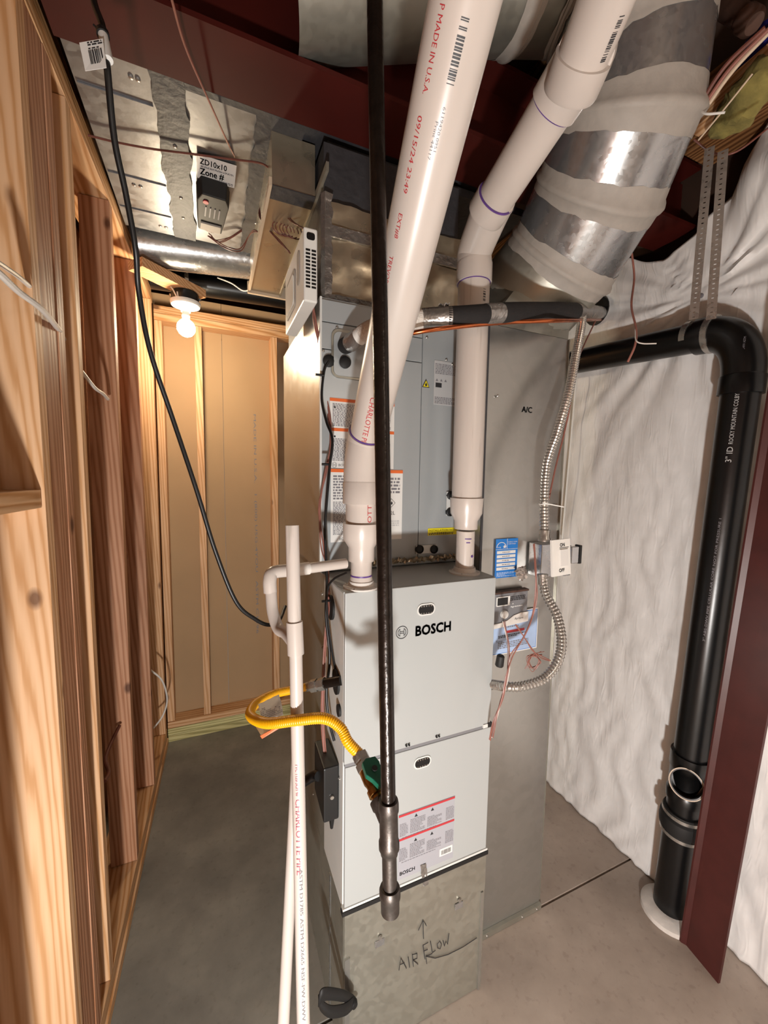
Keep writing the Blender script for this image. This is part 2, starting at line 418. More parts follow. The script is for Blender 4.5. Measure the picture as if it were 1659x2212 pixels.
# ================================================================== THE SETTING
# floor slab, with one saw-cut joint running to the right wall
fl = MB(); prof = [(-2.2,0),(1.026,0),(1.029,-.012),(1.033,-.012),(1.036,0),(2.9,0),(2.9,-.1),(-2.2,-.1)]
fl.add([(x,y,z) for x in (-1.2,2.0) for y,z in prof], [tuple(range(8))[::-1], tuple(range(8,16))]+[(i,(i+1)%8,8+(i+1)%8,8+i) for i in range(8)])
floor = fl.build('floor', 'concrete'); floor['kind'] = 'structure'
ceil = struct('ceiling', (0,0,3.12))
box('subfloor', (-1.2,-2.2,3.12), (2.0,2.9,3.16), 'darkwood', ceil)
for i, x in enumerate([-.9,-.5,-.1,.3,.7,1.1]): box('joist', (x,-2.2,2.93), (x+.038,2.9,3.118), 'wooddark', ceil)
box('rim_joist', (1.70,-2.2,2.86), (1.74,2.85,3.118), 'wooddark', ceil)
box('rim_joist', (-.56,2.86,2.50), (1.7,2.90,3.118), 'darkwood', ceil)
box('rim_joist', (-.56,-2.0,2.66), (-.53,2.85,3.118), 'darkwood', ceil)
box('sill_plate', (1.56,-2.2,2.78), (1.699,.985,2.855), 'wooddark', ceil)
box('sill_plate', (1.56,1.21,2.78), (1.699,2.9,2.855), 'wooddark', ceil)
# left stud wall
def lx(y): return -.35+.0243*y
wl = struct('wall_left', (-.33,1.2,0))
def lstud(y0, y1, depth, mat='woodz', z0=.10, z1=2.56, dx=0):
    MB().hexa([(lx(y0)-depth,y0,z0),(lx(y0)+dx,y0,z0),(lx(y1)+dx,y1,z0),(lx(y1)-depth,y1,z0),(lx(y0)-depth,y0,z1),(lx(y0)+dx,y0,z1),(lx(y1)+dx,y1,z1),(lx(y1)-depth,y1,z1)]).build('stud', mat, wl, bevel=.0015)
lstud(1.047,1.0845,.140); lstud(1.0865,1.1735,.089,'woodred',dx=-.002); lstud(1.1755,1.2175,.089,'woodred')
lstud(1.308,1.343,.089); lstud(1.715,1.753,.089,'woodred'); lstud(2.13,2.168,.089,'woodred'); lstud(2.545,2.583,.089)
lstud(.62,.658,.140); lstud(.20,.238,.140); lstud(-.22,-.182,.140)
def lplate(y0, y1, z0, z1, depth, mat='woody', dx=.0, nm='top_plate'):
    MB().hexa([(lx(y0)-depth,y0,z0),(lx(y0)+dx,y0,z0),(lx(y1)+dx,y1,z0),(lx(y1)-depth,y1,z0),(lx(y0)-depth,y0,z1),(lx(y0)+dx,y0,z1),(lx(y1)+dx,y1,z1),(lx(y1)-depth,y1,z1)]).build(nm, mat, wl, bevel=.0015)
lplate(-.8,2.61,2.562,2.600,.140); lplate(-.8,2.61,2.602,2.640,.140,dx=-.004)
lplate(-.8,2.60,.002,.040,.140,dx=.006,nm='bottom_plate'); lplate(-.8,2.60,.042,.098,.140,nm='bottom_plate')
box('sheathing', (-.52,-2.0,0), (-.50,2.75,2.64), 'kraftdark', wl)
# blocking between the near studs
MB().hexa([(-.505,.66,1.555),(-.345,.66,1.555),(-.330,1.044,1.555),(-.505,1.044,1.555),(-.505,.66,1.593),(-.345,.66,1.593),(-.330,1.044,1.593),(-.505,1.044,1.593)]).build('blocking','woody',wl,bevel=.001)
# back wall: frame with kraft drywall back behind it
wb = struct('wall_back', (.4,2.66,0))
box('drywall_panel', (-.5,2.715,.0), (.065,2.73,2.66), 'kraft', wb)
box('drywall_panel', (.067,2.715,.0), (2.0,2.73,2.66), 'kraft', wb)
for z0, z1, m in ((.001,.042,'treated'),(.044,.084,'treated'),(.086,.124,'woodx')): box('bottom_plate', (-.284,2.615,z0), (1.9,2.713,z1), m, wb, .001)
for z0, z1 in ((2.482,2.520),(2.522,2.56)): box('top_plate', (-.284,2.62,z0), (1.9,2.712,z1), 'woodx', wb, .001)
for x in (-.284,-.082,.345,.75,1.15,1.55): box('stud', (x,2.622,.126), (x+.038,2.711,2.480), 'woodz', wb, .001)
text('printed_lettering', 'MADE IN U.S.A.   1 (800) USG-4YOU   ASTM C1396', (.246,2.7145,2.02), (0,0,-1), X, .016, 'inkgrey', wb, width=1.45)
# right wall: concrete behind, and the white faced insulation blanket
wr = struct('wall_right', (1.74,1,0))
box('concrete_wall', (1.76,-2.2,0), (1.88,2.9,3.12), 'darkwood', wr)
def blanket():
    ny, nz = 150, 230; V = []; F = []; y0, y1, z0, z1 = -.6, 2.60, .004, 2.62
    sy, sz = .94, 2.30
    for j in range(nz+1):
        for i in range(ny+1):
            y = y0+(y1-y0)*(i/ny); z = z0+(z1-z0)*(j/nz)
            # top edge dips where the steel beam enters the wall
            dip = math.exp(-((y-1.08)/.16)**2)*.13; zz = z-(dip+.03*noise.noise(Vector((y*5,1,0))))*max(0,(z-2.0)/.62)
            if y < .86: zz += .20*min(1,(.86-y)/.12)*max(0,(z-2.2)/.42)
            dy, dz = y-sy, zz-sz; d = math.hypot(dy, dz); a = math.atan2(dz, dy)
            fan = math.sin(a*17+3*noise.noise(Vector((a*2,d*1.5,3))))*.5+.5
            low = max(0,min(1,(1.9-zz)/.9))
            fan2 = math.sin(a*34+5*noise.noise(Vector((a*3,d*2,9))))*.5+.5
            amp = .020*math.exp(-d/.9)*min(1,d/.12)
            h = amp*fan + .006*fan2*math.exp(-d/1.1)*min(1,d/.2)
            h += .018*noise.noise(Vector((1,y*2.2,zz*1.1)))
            wv = abs(noise.noise(Vector((4,y*15+1.5*noise.noise(Vector((8,y*2,zz*3))),zz*2.2))))
            h += (.020*(1-wv)**3)*(.35+.65*low)*.8
            if zz < .5: h += .035*(1-zz/.5)**2*(.6+.4*noise.noise(Vector((2,y*4,0))))
            if y < .86 and zz > 2.40: h += .10*math.sin(min(1,(zz-2.40)/.34)*PI*.9)*min(1,(.86-y)/.08)*(.8+.5*noise.noise(Vector((3,y*7,zz*6))))
            if abs(y-1.28) < .6 and zz > 2.0: h += 0
            V.append((1.655-h, y, zz))
    for j in range(nz):
        for i in range(ny):
            a = j*(ny+1)+i; F.append((a, a+ny+1, a+ny+2, a+1))
    o = obj('insulation_blanket', V, F, 'sheet', wr, smooth=True, auto=80)
    md = o.modifiers.new('thick','SOLIDIFY'); md.thickness = .004; md.offset = 0
blanket()
lathe('staple_cap', [(0,.008),(.003,.008),(.005,.004)], (1.642,.94,2.30), (-1,0,0), 'inkgrey', wr, seg=12)
tube('seam_strip', [(1.6000,1.4343,2.1215), (1.6000,1.4662,1.3312)], .004, 'white', wr, 8)
# wall behind the camera, so that metal has something to reflect
wf = box('wall_front', (-1.2,-2.2,0), (2.0,-2.1,3.12), 'beige'); wf['kind'] = 'structure'
wl2 = box('wall_side', (-1.2,-2.1,0), (-1.15,-.85,3.12), 'beige'); wl2['kind'] = 'structure'

# ================================================================== STEEL
bm_ = empty('steel_beam', (.7,1.09,2.58), 'dark red steel I-beam crossing the room under the joists', 'beam')
box('bottom_flange', (-.30,1.008,2.58), (1.70,1.172,2.592), 'redox', bm_)
box('web', (-.30,1.085,2.592), (1.72,1.095,2.79), 'redox', bm_)
box('top_flange', (-.30,1.008,2.79), (1.70,1.172,2.802), 'redox', bm_)
# leaning steel column in front of the right wall
cl = empty('steel_column', (1.49,.69,0), 'dark maroon steel column leaning up beside the black drain pipe', 'column')
def column():
    b = [Vector(p) for p in ((1.5008,0.7422,-0.0000), (1.4791,0.6294,0.0000))]
    t = [Vector(p) for p in ((1.4970,0.6572,1.6050), (1.4780,0.5395,1.6095))]
    dL = (t[0]-b[0])*1.5; dR = (t[1]-b[1])*1.5
    a0, a1, c1, c0 = b[0], b[1], b[1]+dR, b[0]+dL
    n = (a1-a0).cross(c0-a0).normalized()
    if n.x < 0: n = -n
    MB().hexa([a0,a1,a1+n*.009,a0+n*.009,c0,c1,c1+n*.009,c0+n*.009]).build('web','redcol',cl)
    s = (a1-a0).normalized()*.006; w = (a0-a1).normalized()*.012-n*.010
    MB().hexa([a0+w,a0-n*.0005,a0-n*.0005+s,a0+w+s,c0+w,c0-n*.0005,c0-n*.0005+s,c0+w+s]).build('edge_lip','redcol',cl)
    for p, q in ((a0,c0),): MB().hexa([p+n*.0095,p+s+n*.0095,p+s+n*.032,p+n*.032,q+n*.0095,q+s+n*.0095,q+s+n*.032,q+n*.032]).build('flange','redcol',cl)
column()

# ================================================================== CEILING DUCTS
rd = empty('rectangular_duct', (0,1.5,2.60), 'wide galvanized rectangular duct under the ceiling with dark sealant bands', 'duct')
def rectduct():
    z0, z1, ya, yb = 2.60, 2.80, 1.19, 1.93
    secs = [(-.295,-.09),(-.088,.235),(.237,1.0)]
    for i, (a, b) in enumerate(secs): box('duct_section', (a,ya,z0+.004*i), (b,yb,z1), 'galvduct' if i < 2 else 'mastdark', rd)
    rnd = random.Random(4)
    def band(xc, w):
        V = []; n = 44
        for k in range(n+1):
            y = ya-.0+(yb-ya)*k/n; V += [(xc-w/2-.012*noise.noise(Vector((y*14,xc,0)))-rnd.uniform(0,.004), y, z0-.0035), (xc+w/2+.015*noise.noise(Vector((y*14,xc,5)))+rnd.uniform(0,.004), y, z0-.0035)]
        m = len(V); V += [Vector(v)+Z*.003 for v in V]; F = [(2*k,2*k+1,2*k+3,2*k+2) for k in range(n)]+[(m+2*k,m+2*k+1,m+2*k+3,m+2*k+2) for k in range(n)]
        obj('sealant_band', V, F, 'mastdark', rd)
    band(-.083,.075); band(.195,.13)
    for y in (1.30,1.62,1.80): box('cross_seam', (-.29,y,z0-.004), (-.125,y+.012,z0-.0005), 'galvduct', rd)
    MB().box((-.045,ya,z0-.006),(.27,ya+.02,z0-.0036)).build('sealant_band','mastdark',rd)
    screws(rd, [(-.165,1.235,z0),(-.150,1.235,z0),(-.225,1.66,z0),(-.205,1.66,z0),(-.17,1.88,z0),(-.15,1.88,z0),(-.083,1.42,z0-.003),(-.083,1.66,z0-.003),(-.083,1.78,z0-.003),(.19,1.45,z0-.003),(.175,1.70,z0-.003)], (0,0,-1), .006)
rectduct()
za = empty('zone_damper_motor', (.04,1.62,2.58), 'black zone damper motor hanging under the rectangular duct', 'damper motor')
def zonemotor():
    z = 2.598
    c = Vector((0.0167,1.6173,2.5600)); a = math.radians(4)
    ur = Vector((math.cos(a),math.sin(a),0)); uy = Vector((-math.sin(a),math.cos(a),0))
    P = lambda x, y, zz: c+ur*x+uy*y+Z*(zz-c.z)
    w = .098; V = []
    outline = [(-w/2+.006,.12),(w/2-.006,.12),(w/2,.02),(w/2+.004,-.065),(w/2-.010,-.105),(-w/2+.010,-.105),(-w/2-.004,-.065),(-w/2,.02)]
    obj('housing', [P(x,y,z-.001) for x,y in outline]+[P(x*.93,y*.93,z-.055) for x,y in outline], [tuple(range(8)),tuple(range(15,7,-1))]+[(i,(i+1)%8,8+(i+1)%8,8+i) for i in range(8)], 'rubber', za, bevel=.003)
    for k in range(4):
        x = -.024+k*.0145; mb = MB(); mb.hexa([P(x,.02,z-.0575),P(x+.004,.02,z-.0575),P(x+.004,-.035,z-.0575),P(x,-.035,z-.0575),P(x,.02,z-.0555),P(x+.004,.02,z-.0555),P(x+.004,-.035,z-.0555),P(x,-.035,z-.0555)]); mb.build('vent_slot','inkgrey',za)
    lathe('dial', [(0,.009),(.003,.009)], P(-.024,-.060,z-.055), (0,0,-1), 'redprint', za, seg=16)
    prism('connector_cover', [(-.034,.06),(.034,.06),(.034,.102),(-.034,.102)], P(0,0,z-.061), ur, uy, .006, 'mastic', za)
    for k in range(4): tube('wire', [P(-.009+k*.007,.104,z-.05), P(-.009+k*.007,.125,z-.05), P(-.004+k*.004,.150,z-.03)], .0013, 'wire_brown', za, seg=6)
    # label on the duct beside it
zonemotor()
zl = empty('zone_label', (0.0271,1.4636,2.5950), 'white printed zone sticker on the duct before the damper motor', 'sticker')
def zonelabel():
    o = Vector((-0.0259,1.4204,2.5955)); r = Vector((0.0885,1.4221,2.5955)); d = Vector((-0.0214,1.5273,2.5955)); 
    R = (r-o).normalized(); w = (r-o).length; D = (d-o); D = (D-R*D.dot(R)); h = D.length; D.normalize()
    quad('sticker', o+D*h, R, -D, w, h, 'paper', zl, .001)
    ob = o+D*h
    text('lettering','ZD10x10',ob+R*w*.08+(-D)*h*.66,R,-D,h*.24,'ink',zl,width=w*.68,off=.002,bold=.0003)
    text('lettering','Zone #',ob+R*w*.08+(-D)*h*.22,R,-D,h*.28,'ink',zl,width=w*.62,off=.002,bold=.0005)
    lines('small_print',ob+R*w*.1+(-D)*h*.52,R,-D,w*.85,h*.08,2,'inkgrey',zl,off=.002)
    lines('small_print',ob+R*w*.45+(-D)*h*.05,R,-D,w*.5,h*.12,2,'inkgrey',zl,off=.002)
zonelabel()
tube_ = empty('round_branch_duct', (0,2.08,2.62), 'shiny round metal duct running along above the back wall', 'duct')
def rbranch():
    a, b = (-.27,2.09,2.62), (.205,2.09,2.66)
    tube('tube', [a,b], .092, 'galvbright', tube_, 48)
    lathe('end_band', [(0,.093),(.01,.096),(.02,.093)], (.185,2.09,2.659), X, 'galvbright', tube_, 48)
rbranch()
wp = empty('overhead_drain_pipe', (0,2.36,2.62), 'black plastic drain pipe hung above the back wall plate', 'pipe')
tube('pipe', [(-.265,2.36,2.600),(1.5,2.36,2.65)], .057, 'abs', wp, 32)
def strap2():
    c = Vector((-.10,2.36,2.612)); mb = MB()
    for k in range(13):
        a = math.radians(190+k*14); b = math.radians(190+(k+1)*14)
        p = [c+Vector((x,math.cos(t)*.0585,math.sin(t)*.0585)) for t in (a,b) for x in (-.009,.009)]
        q = [c+Vector((x,math.cos(t)*.060,math.sin(t)*.060)) for t in (a,b) for x in (-.009,.009)]
        mb.add(p+q, [(0,1,3,2),(4,5,7,6),(0,2,6,4),(1,3,7,5)])
    mb.box((c.x-.009,2.300,2.60),(c.x+.009,2.3015,2.8)); mb.build('hanger_strap','steel',wp)
strap2()
# branch trunk that runs back from the plenum
bt = empty('branch_trunk_duct', (.24,1.5,2.46), 'tan-reflecting square metal trunk duct running back from the plenum', 'duct')
box('duct_body', (.172,1.245,2.452), (.296,1.95,2.596), 'foil', bt)
box('edge_flange', (.163,1.24,2.447), (.1715,1.95,2.470), 'pale', bt)
box('edge_flange', (.2965,1.12,2.447), (.304,1.95,2.470), 'galvdull', bt)
box('end_flange', (.16,1.951,2.44), (.42,1.965,2.49), 'pale', bt)
box('sealant_band', (.172,1.24,2.449), (.296,1.30,2.4515), 'mastdark', bt)
# foil wrapped supply plenum on the coil cabinet
pl = empty('supply_plenum', (.52,1.4,2.13), 'foil-wrapped supply plenum box on top of the coil cabinet', 'plenum')
def plenum():
    ny, nz = 24, 20; V = []; F = []
    for j in range(nz+1):
        for i in range(ny+1):
            x = .302+(.75-.302)*i/ny; z = 2.132+(2.395-2.132)*j/nz
            V.append((x, 1.158+.010*noise.noise(Vector((x*9,z*9,0)))+.006*noise.noise(Vector((x*30,z*30,2))), z))
    for j in range(nz):
        for i in range(ny): a = j*(ny+1)+i; F.append((a,a+1,a+ny+2,a+ny+1))
    o = obj('foil_face', V, F, 'foil', pl, smooth=True, auto=80)
    box('plenum_body', (.304,1.175,2.132), (.75,1.75,2.56), 'mastdark', pl)
    box('foil_seam_band', (.3,1.148,2.30), (.752,1.154,2.33), 'silvertape', pl)
    V = []; 
    for j in range(25):
        z = 2.132+.28*j/24
        V += [(.292+.003*noise.noise(Vector((z*60,0,0))),1.160,z),(.300,1.146+.004*noise.noise(Vector((z*50,3,0))),z),(.322+.006*noise.noise(Vector((z*40,7,0))),1.150,z)]
    F = [q for j in range(24) for q in ((3*j,3*j+1,3*j+4,3*j+3),(3*j+1,3*j+2,3*j+5,3*j+4))]
    obj('corner_tape', V, F, 'silvertape', pl, smooth=True)
    V = []
    for j in range(41):
        x = .30+.45*j/40; V += [(x,1.142,2.129+.004*noise.noise(Vector((x*40,0,0)))),(x,1.150,2.146+.006*noise.noise(Vector((x*60,5,0))))]
    obj('bottom_tape', V, [(2*j,2*j+1,2*j+3,2*j+2) for j in range(40)], 'silvertape', pl, smooth=True)
plenum()
box('mastic_duct_pan', (.32,1.20,2.56), (1.05,1.9,2.585), 'mastdark', rd).name = 'duct_bottom_pan'  # duct underside covered in dark mastic

# ================================================================== COIL CABINET
cc = empty('coil_cabinet', (.52,1.35,1.345), 'tall grey coil cabinet standing behind and above the furnace', 'coil cabinet')
CF = 1.14
box('shell', (.288,CF+.002,1.347), (.775,1.76,2.128), 'cabinet2', cc)
box('left_side_panel', (.283,CF+.002,1.350), (.2875,1.755,2.126), 'galv', cc)
box('left_front_panel', (.289,CF-.006,1.352), (.607,CF+.0015,1.985), 'cabinet2', cc, .001)
box('upper_front_panel', (.289,CF-.006,2.062), (.607,CF+.0015,2.120), 'cabinet2', cc, .001)
box('right_front_panel', (.610,CF-.005,1.352), (.774,CF+.0015,2.120), 'cabinet2', cc, .001)
pa = box('access_plate', (.289,CF-.006,1.988), (.607,CF+.0015,2.059), 'cabinet2', cc, .001)
box('edge_strip', (.283,CF-.008,1.35), (.2885,CF+.001,2.126), 'cabedge', cc)
o_ = rrect(0,0,.115,.135,.022)
prism('line_set_recess', o_, Vector((0.3727,1.1330,1.9776)), X, Z, .004, 'galvdull', cc)
prism('line_set_panel', rrect(0,0,.10,.12,.016), Vector((0.3713,1.1285,1.9763)), X, Z, .003, 'cabinet2', cc)
lathe('grommet', [(0,.017),(.006,.017),(.010,.009)], (0.3082,1.1330,1.9540), (0,-1,0), 'rubber', cc)
lathe('grommet', [(0,.017),(.006,.017),(.010,.009)], (0.3533,1.1240,1.9535), (0,-1,0), 'rubber', cc)
screws(cc, [(0.3322,1.1330,2.0501), (0.2921,1.1330,1.9799), (0.3342,1.1330,1.9147), (0.6226,1.1340,2.0648), (0.7182,1.1340,1.9949), (0.6952,1.1340,2.0065)], (0,-1,0), .004)
def ports(p, q):
    p, q = Vector(p), Vector(q)
    d = (q-p); n = Vector((0,-1,0)); mid = (p+q)/2; L = d.length
    pp = quad('port_plate', mid-X*(.012+abs(d.x)/2)-Z*(.012+abs(d.z)/2), X, Z, .024+abs(d.x), .024+abs(d.z), 'cabedge', cc, .003)
    for c in (p, q): lathe('drain_port', [(0,.014),(.008,.014),(.010,.011),(.006,.010),(.006,.001)], c, n, 'rubber', pp, 20)
ports((0.6107,1.1320,1.3976), (0.6644,1.1320,1.3945))
ports((0.7227,1.1320,1.5717), (0.7210,1.1320,1.5162))
# labels on the coil cabinet
def L2(p, q): p, q = Vector(p), Vector(q); return p, abs(q.x-p.x), abs(q.z-p.z)
o, w, h = L2((0.3119,1.1335,1.6543), (0.5151,1.1335,1.8532))
quad('warning_label', o, X, Z, w, h, 'paper', cc, .0006)
for f in (.955,.53): quad('orange_band', o+Z*h*f, X, Z, w, h*.045, 'orange', cc, .0006, .0007)
for f in (.60,.10): lines('small_print', o+X*w*.04+Z*h*f, X, Z, w*.9, h*.33, 16, 'inkgrey', cc, seed=3)
for f in (.86,.44): quad('warning_symbol', o+X*w*.06+Z*h*f, X, Z, .005, .005, 'ink', cc, .0004, .001)
text('maker_lettering', 'BOSCH', o+X*.026+Z*.004, X, Z, .008, 'ink', cc)
def logo(c, R, U, r, parent, mat='ink'):
    c = Vector(c); R = Vector(R).normalized(); U = Vector(U).normalized(); n = R.cross(U); mb = MB()
    def ring(r0, r1):
        V = []; k = 40
        for i in range(k):
            a = 2*PI*i/k; V += [c+(R*math.cos(a)+U*math.sin(a))*r0+n*.0008, c+(R*math.cos(a)+U*math.sin(a))*r1+n*.0008]
        mb.add(V, [(2*i,2*i+1,(2*i+3)%(2*k),(2*i+2)%(2*k)) for i in range(k)])
    ring(r*.9,r); 
    def rc(x0,y0,x1,y1): mb.add([c+R*x+U*y+n*.0009 for x,y in ((x0,y0),(x1,y0),(x1,y1),(x0,y1))],[(0,1,2,3)])
    for s in (-1,1):
        V = []
        for i in range(13):
            a = math.radians(-52+104*i/12) + (PI if s < 0 else 0)
            V += [c+(R*math.cos(a)+U*math.sin(a))*r*.60+n*.0008, c+(R*math.cos(a)+U*math.sin(a))*r*.70+n*.0008]
        mb.add(V, [(2*i,2*i+1,2*i+3,2*i+2) for i in range(12)])
        x = s*r*.30; rc(min(x,x+s*r*.08), -r*.58, max(x,x+s*r*.08), r*.58)
    rc(-r*.34,-r*.17,r*.34,-r*.09); rc(-r*.34,r*.09,r*.34,r*.17)
    mb.build('round_emblem', mat, parent)
logo(o+X*.014+Z*.008, X, Z, .008, cc)
o, w, h = L2((0.3154,1.1335,1.4340), (0.5477,1.1335,1.6509))
quad('warning_label', o, X, Z, w, h, 'paper', cc, .0006)
quad('orange_band', o+Z*h*.955, X, Z, w, h*.045, 'orange', cc, .0006, .0007)
lines('small_print', o+X*w*.03+Z*h*.58, X, Z, w*.40, h*.34, 9, 'inkgrey', cc, seed=5, word=.009)
lines('small_print', o+X*w*.03+Z*h*.10, X, Z, w*.40, h*.46, 26, 'inkgrey', cc, seed=6)
text('maker_lettering', 'BOSCH', o+X*.026+Z*.006, X, Z, .008, 'ink', cc)
ox = o+X*w*.76
lines('small_print', ox+Z*h*.66, X, Z, w*.2, h*.24, 5, 'inkgrey', cc, seed=7, word=.012)
prism('flame_diamond', [(0,-.014),(.014,0),(0,.014),(-.014,0)], ox+X*.018+Z*h*.53, X, Z, .0006, 'ink', cc)
prism('flame_diamond_face', [(0,-.012),(.012,0),(0,.012),(-.012,0)], ox+X*.018+Z*h*.53-Y*.0006, X, Z, .0004, 'paper', cc)
prism('flame_mark', [(-.003,-.005),(.003,-.005),(.0045,0),(.001,.006),(0,.002),(-.003,.003),(-.0045,-.001)], ox+X*.018+Z*h*.53-Y*.001, X, Z, .0004, 'ink', cc)
text('class_lettering', 'A2L', ox+X*.004+Z*h*.36, X, Z, .012, 'ink', cc)
lines('small_print', ox+Z*h*.16, X, Z, w*.2, h*.12, 4, 'greyprint', cc, seed=8)
o, w, h = L2((0.6518,1.1340,1.8618), (0.7233,1.1340,1.9999)); w += .03
quad('rating_label', o, X, Z, w, h, 'greylabel', cc, .0006)
lines('small_print', o+X*.004+Z*h*.70, X, Z, w*.9, h*.24, 7, 'inkgrey', cc, seed=9)
lines('small_print', o+X*.004+Z*h*.03, X, Z, w*.9, h*.16, 5, 'inkgrey', cc, seed=10)
quad('approval_mark', o+X*.006+Z*h*.40, X, Z, .022, .014, 'ink', cc, .0006, .0008)
for k in range(3): prism('triangle_symbol', [(0,0),(.009,0),(.0045,.008)], o+X*(.006+k*.016)+Z*h*.54-Y*.0008, X, Z, .0004, 'inkgrey', cc)
prism('warning_triangle', [(0,0),(.026,0),(.013,.026)], Vector((0.6099,1.1335,1.9124)), X, Z, .0006, 'ink', cc)
prism('warning_triangle_face', [(0,0),(.020,0),(.010,.019)], Vector((0.6099,1.1335,1.9124))+X*.003+Z*.002-Y*.0007, X, Z, .0005, 'yellowlabel', cc)
prism('flame_mark', [(-.003,-.004),(.003,-.004),(.004,0),(0,.007),(-.004,0)], Vector((0.6099,1.1335,1.9124))+X*.013+Z*.008-Y*.0013, X, Z, .0004, 'ink', cc)
o, w, h = L2((0.6433,1.1340,1.4399), (0.7608,1.1340,1.4632))
quad('installation_note_label', o, X, Z, w, h, 'yellowlabel', cc, .0006)
text('lettering', 'INSTALLATION NOTE', o+X*.003+Z*h*.55, X, Z, h*.32, 'ink', cc, width=w*.92)
lines('small_print', o+X*.003+Z*h*.06, X, Z, w*.92, h*.36, 2, 'ink', cc, seed=2)
# crumpled foil tape between furnace and coil
def crumple(name, a, b, up, wid, mat, parent, n=40, amp=.006, seed=0):
    a, b, up = Vector(a), Vector(b), Vector(up); V = []; nn = (b-a).cross(up).normalized()
    for j in range(n+1):
        t = j/n
        for i in range(4):
            V.append(a.lerp(b,t)+up*wid*i/3+nn*amp*noise.noise(Vector((t*n*.6,i*1.7,seed)))+up*amp*.6*noise.noise(Vector((t*n*.4,i*2.3,seed+9))))
    F = [(4*j+i,4*j+i+1,4*j+i+5,4*j+i+4) for j in range(n) for i in range(3)]
    return obj(name, V, F, mat, parent)
crumple('foil_seal', (.45,CF-.008,1.356), (.77,CF-.008,1.356), (0,-.45,.6), .030, 'foil', cc, 60, .012, 3)

# ================================================================== ZONE CONTROL BOX
zc = empty('zone_control_box', (.27,1.24,2.22), 'white louvred control box mounted on the plenum side', 'control box')
def zonebox():
    n0, n1 = Vector((0.2266,1.1000,2.2789)), Vector((0.2358,1.1000,2.0920)); m0, m1 = Vector((0.2632,1.1000,2.2764)), Vector((0.2733,1.1000,2.1142))
    xo = (n0.x+n1.x)/2; xi = (m0.x+m1.x)/2; ya = 1.10; za_, zb = n1.z, n0.z; yb = ya+.29
    MB().hexa([(xo,ya,za_),(xi,ya,za_),(xi,yb,za_),(xo,yb,za_),(xo,ya,zb),(xi,ya,zb),(xi,yb,zb),(xo,yb,zb)]).build('enclosure','white',zc,bevel=.004)
    dr = prism('door_recess', rrect(0,0,.14,.11,.018), (xo-.0005,(ya+yb)/2+.04,(za_+zb)/2-.01), (0,-1,0), Z, .002, 'mastic', zc)
    prism('door_window', rrect(0,0,.115,.085,.012), (xo-.0025,(ya+yb)/2+.04,(za_+zb)/2-.01), (0,-1,0), Z, .002, 'white', dr)
    prism('logo_recess', rrect(0,0,.03,.09,.013), (xo-.0005,ya+.07,(za_+zb)/2+.02), (0,-1,0), Z, .0012, 'mastic', zc)
    for k in range(11):
        for s in (0,1):
            z = za_+.035+k*(zb-za_-.085)/11; quad('louvre', (xo+(xi-xo)*(.14+s*.42),ya-.0005,z), X, Z, (xi-xo)*.32, .005, 'black', zc, .0008)
    prism('top_opening', rrect(0,0,.022,.018,.006), ((xo+xi)/2,ya-.0008,zb-.022), X, Z, .001, 'black', zc)
zonebox()

# ================================================================== RETURN DUCT
rt = empty('return_air_drop', (.95,1.2,0), 'tall galvanized return air duct standing on the floor right of furnace', 'duct')
RF = 1.035
box('lower_section', (.778,RF,.002), (1.112,1.60,.92), 'galv', rt)
box('upper_section', (.782,RF+.004,.9205), (1.112,1.60,2.10), 'galv', rt)
box('side_seam', (.776,RF-.004,1.0), (.784,RF-.0005,2.10), 'mastdark', rt)
box('base_flange', (.80,RF-.012,.0015), (1.113,RF-.0005,.022), 'galvdull', rt)
box('edge_cleat', (1.1125,RF-.002,.03), (1.115,RF+.02,2.10), 'galvdull', rt)
screws(rt, [(.86,RF-.012,.012),(1.02,RF-.012,.012),(1.09,RF-.012,.012),(0.8240,1.0340,1.8874), (1.0935,1.0340,1.5426)], (0,-1,0), .004)
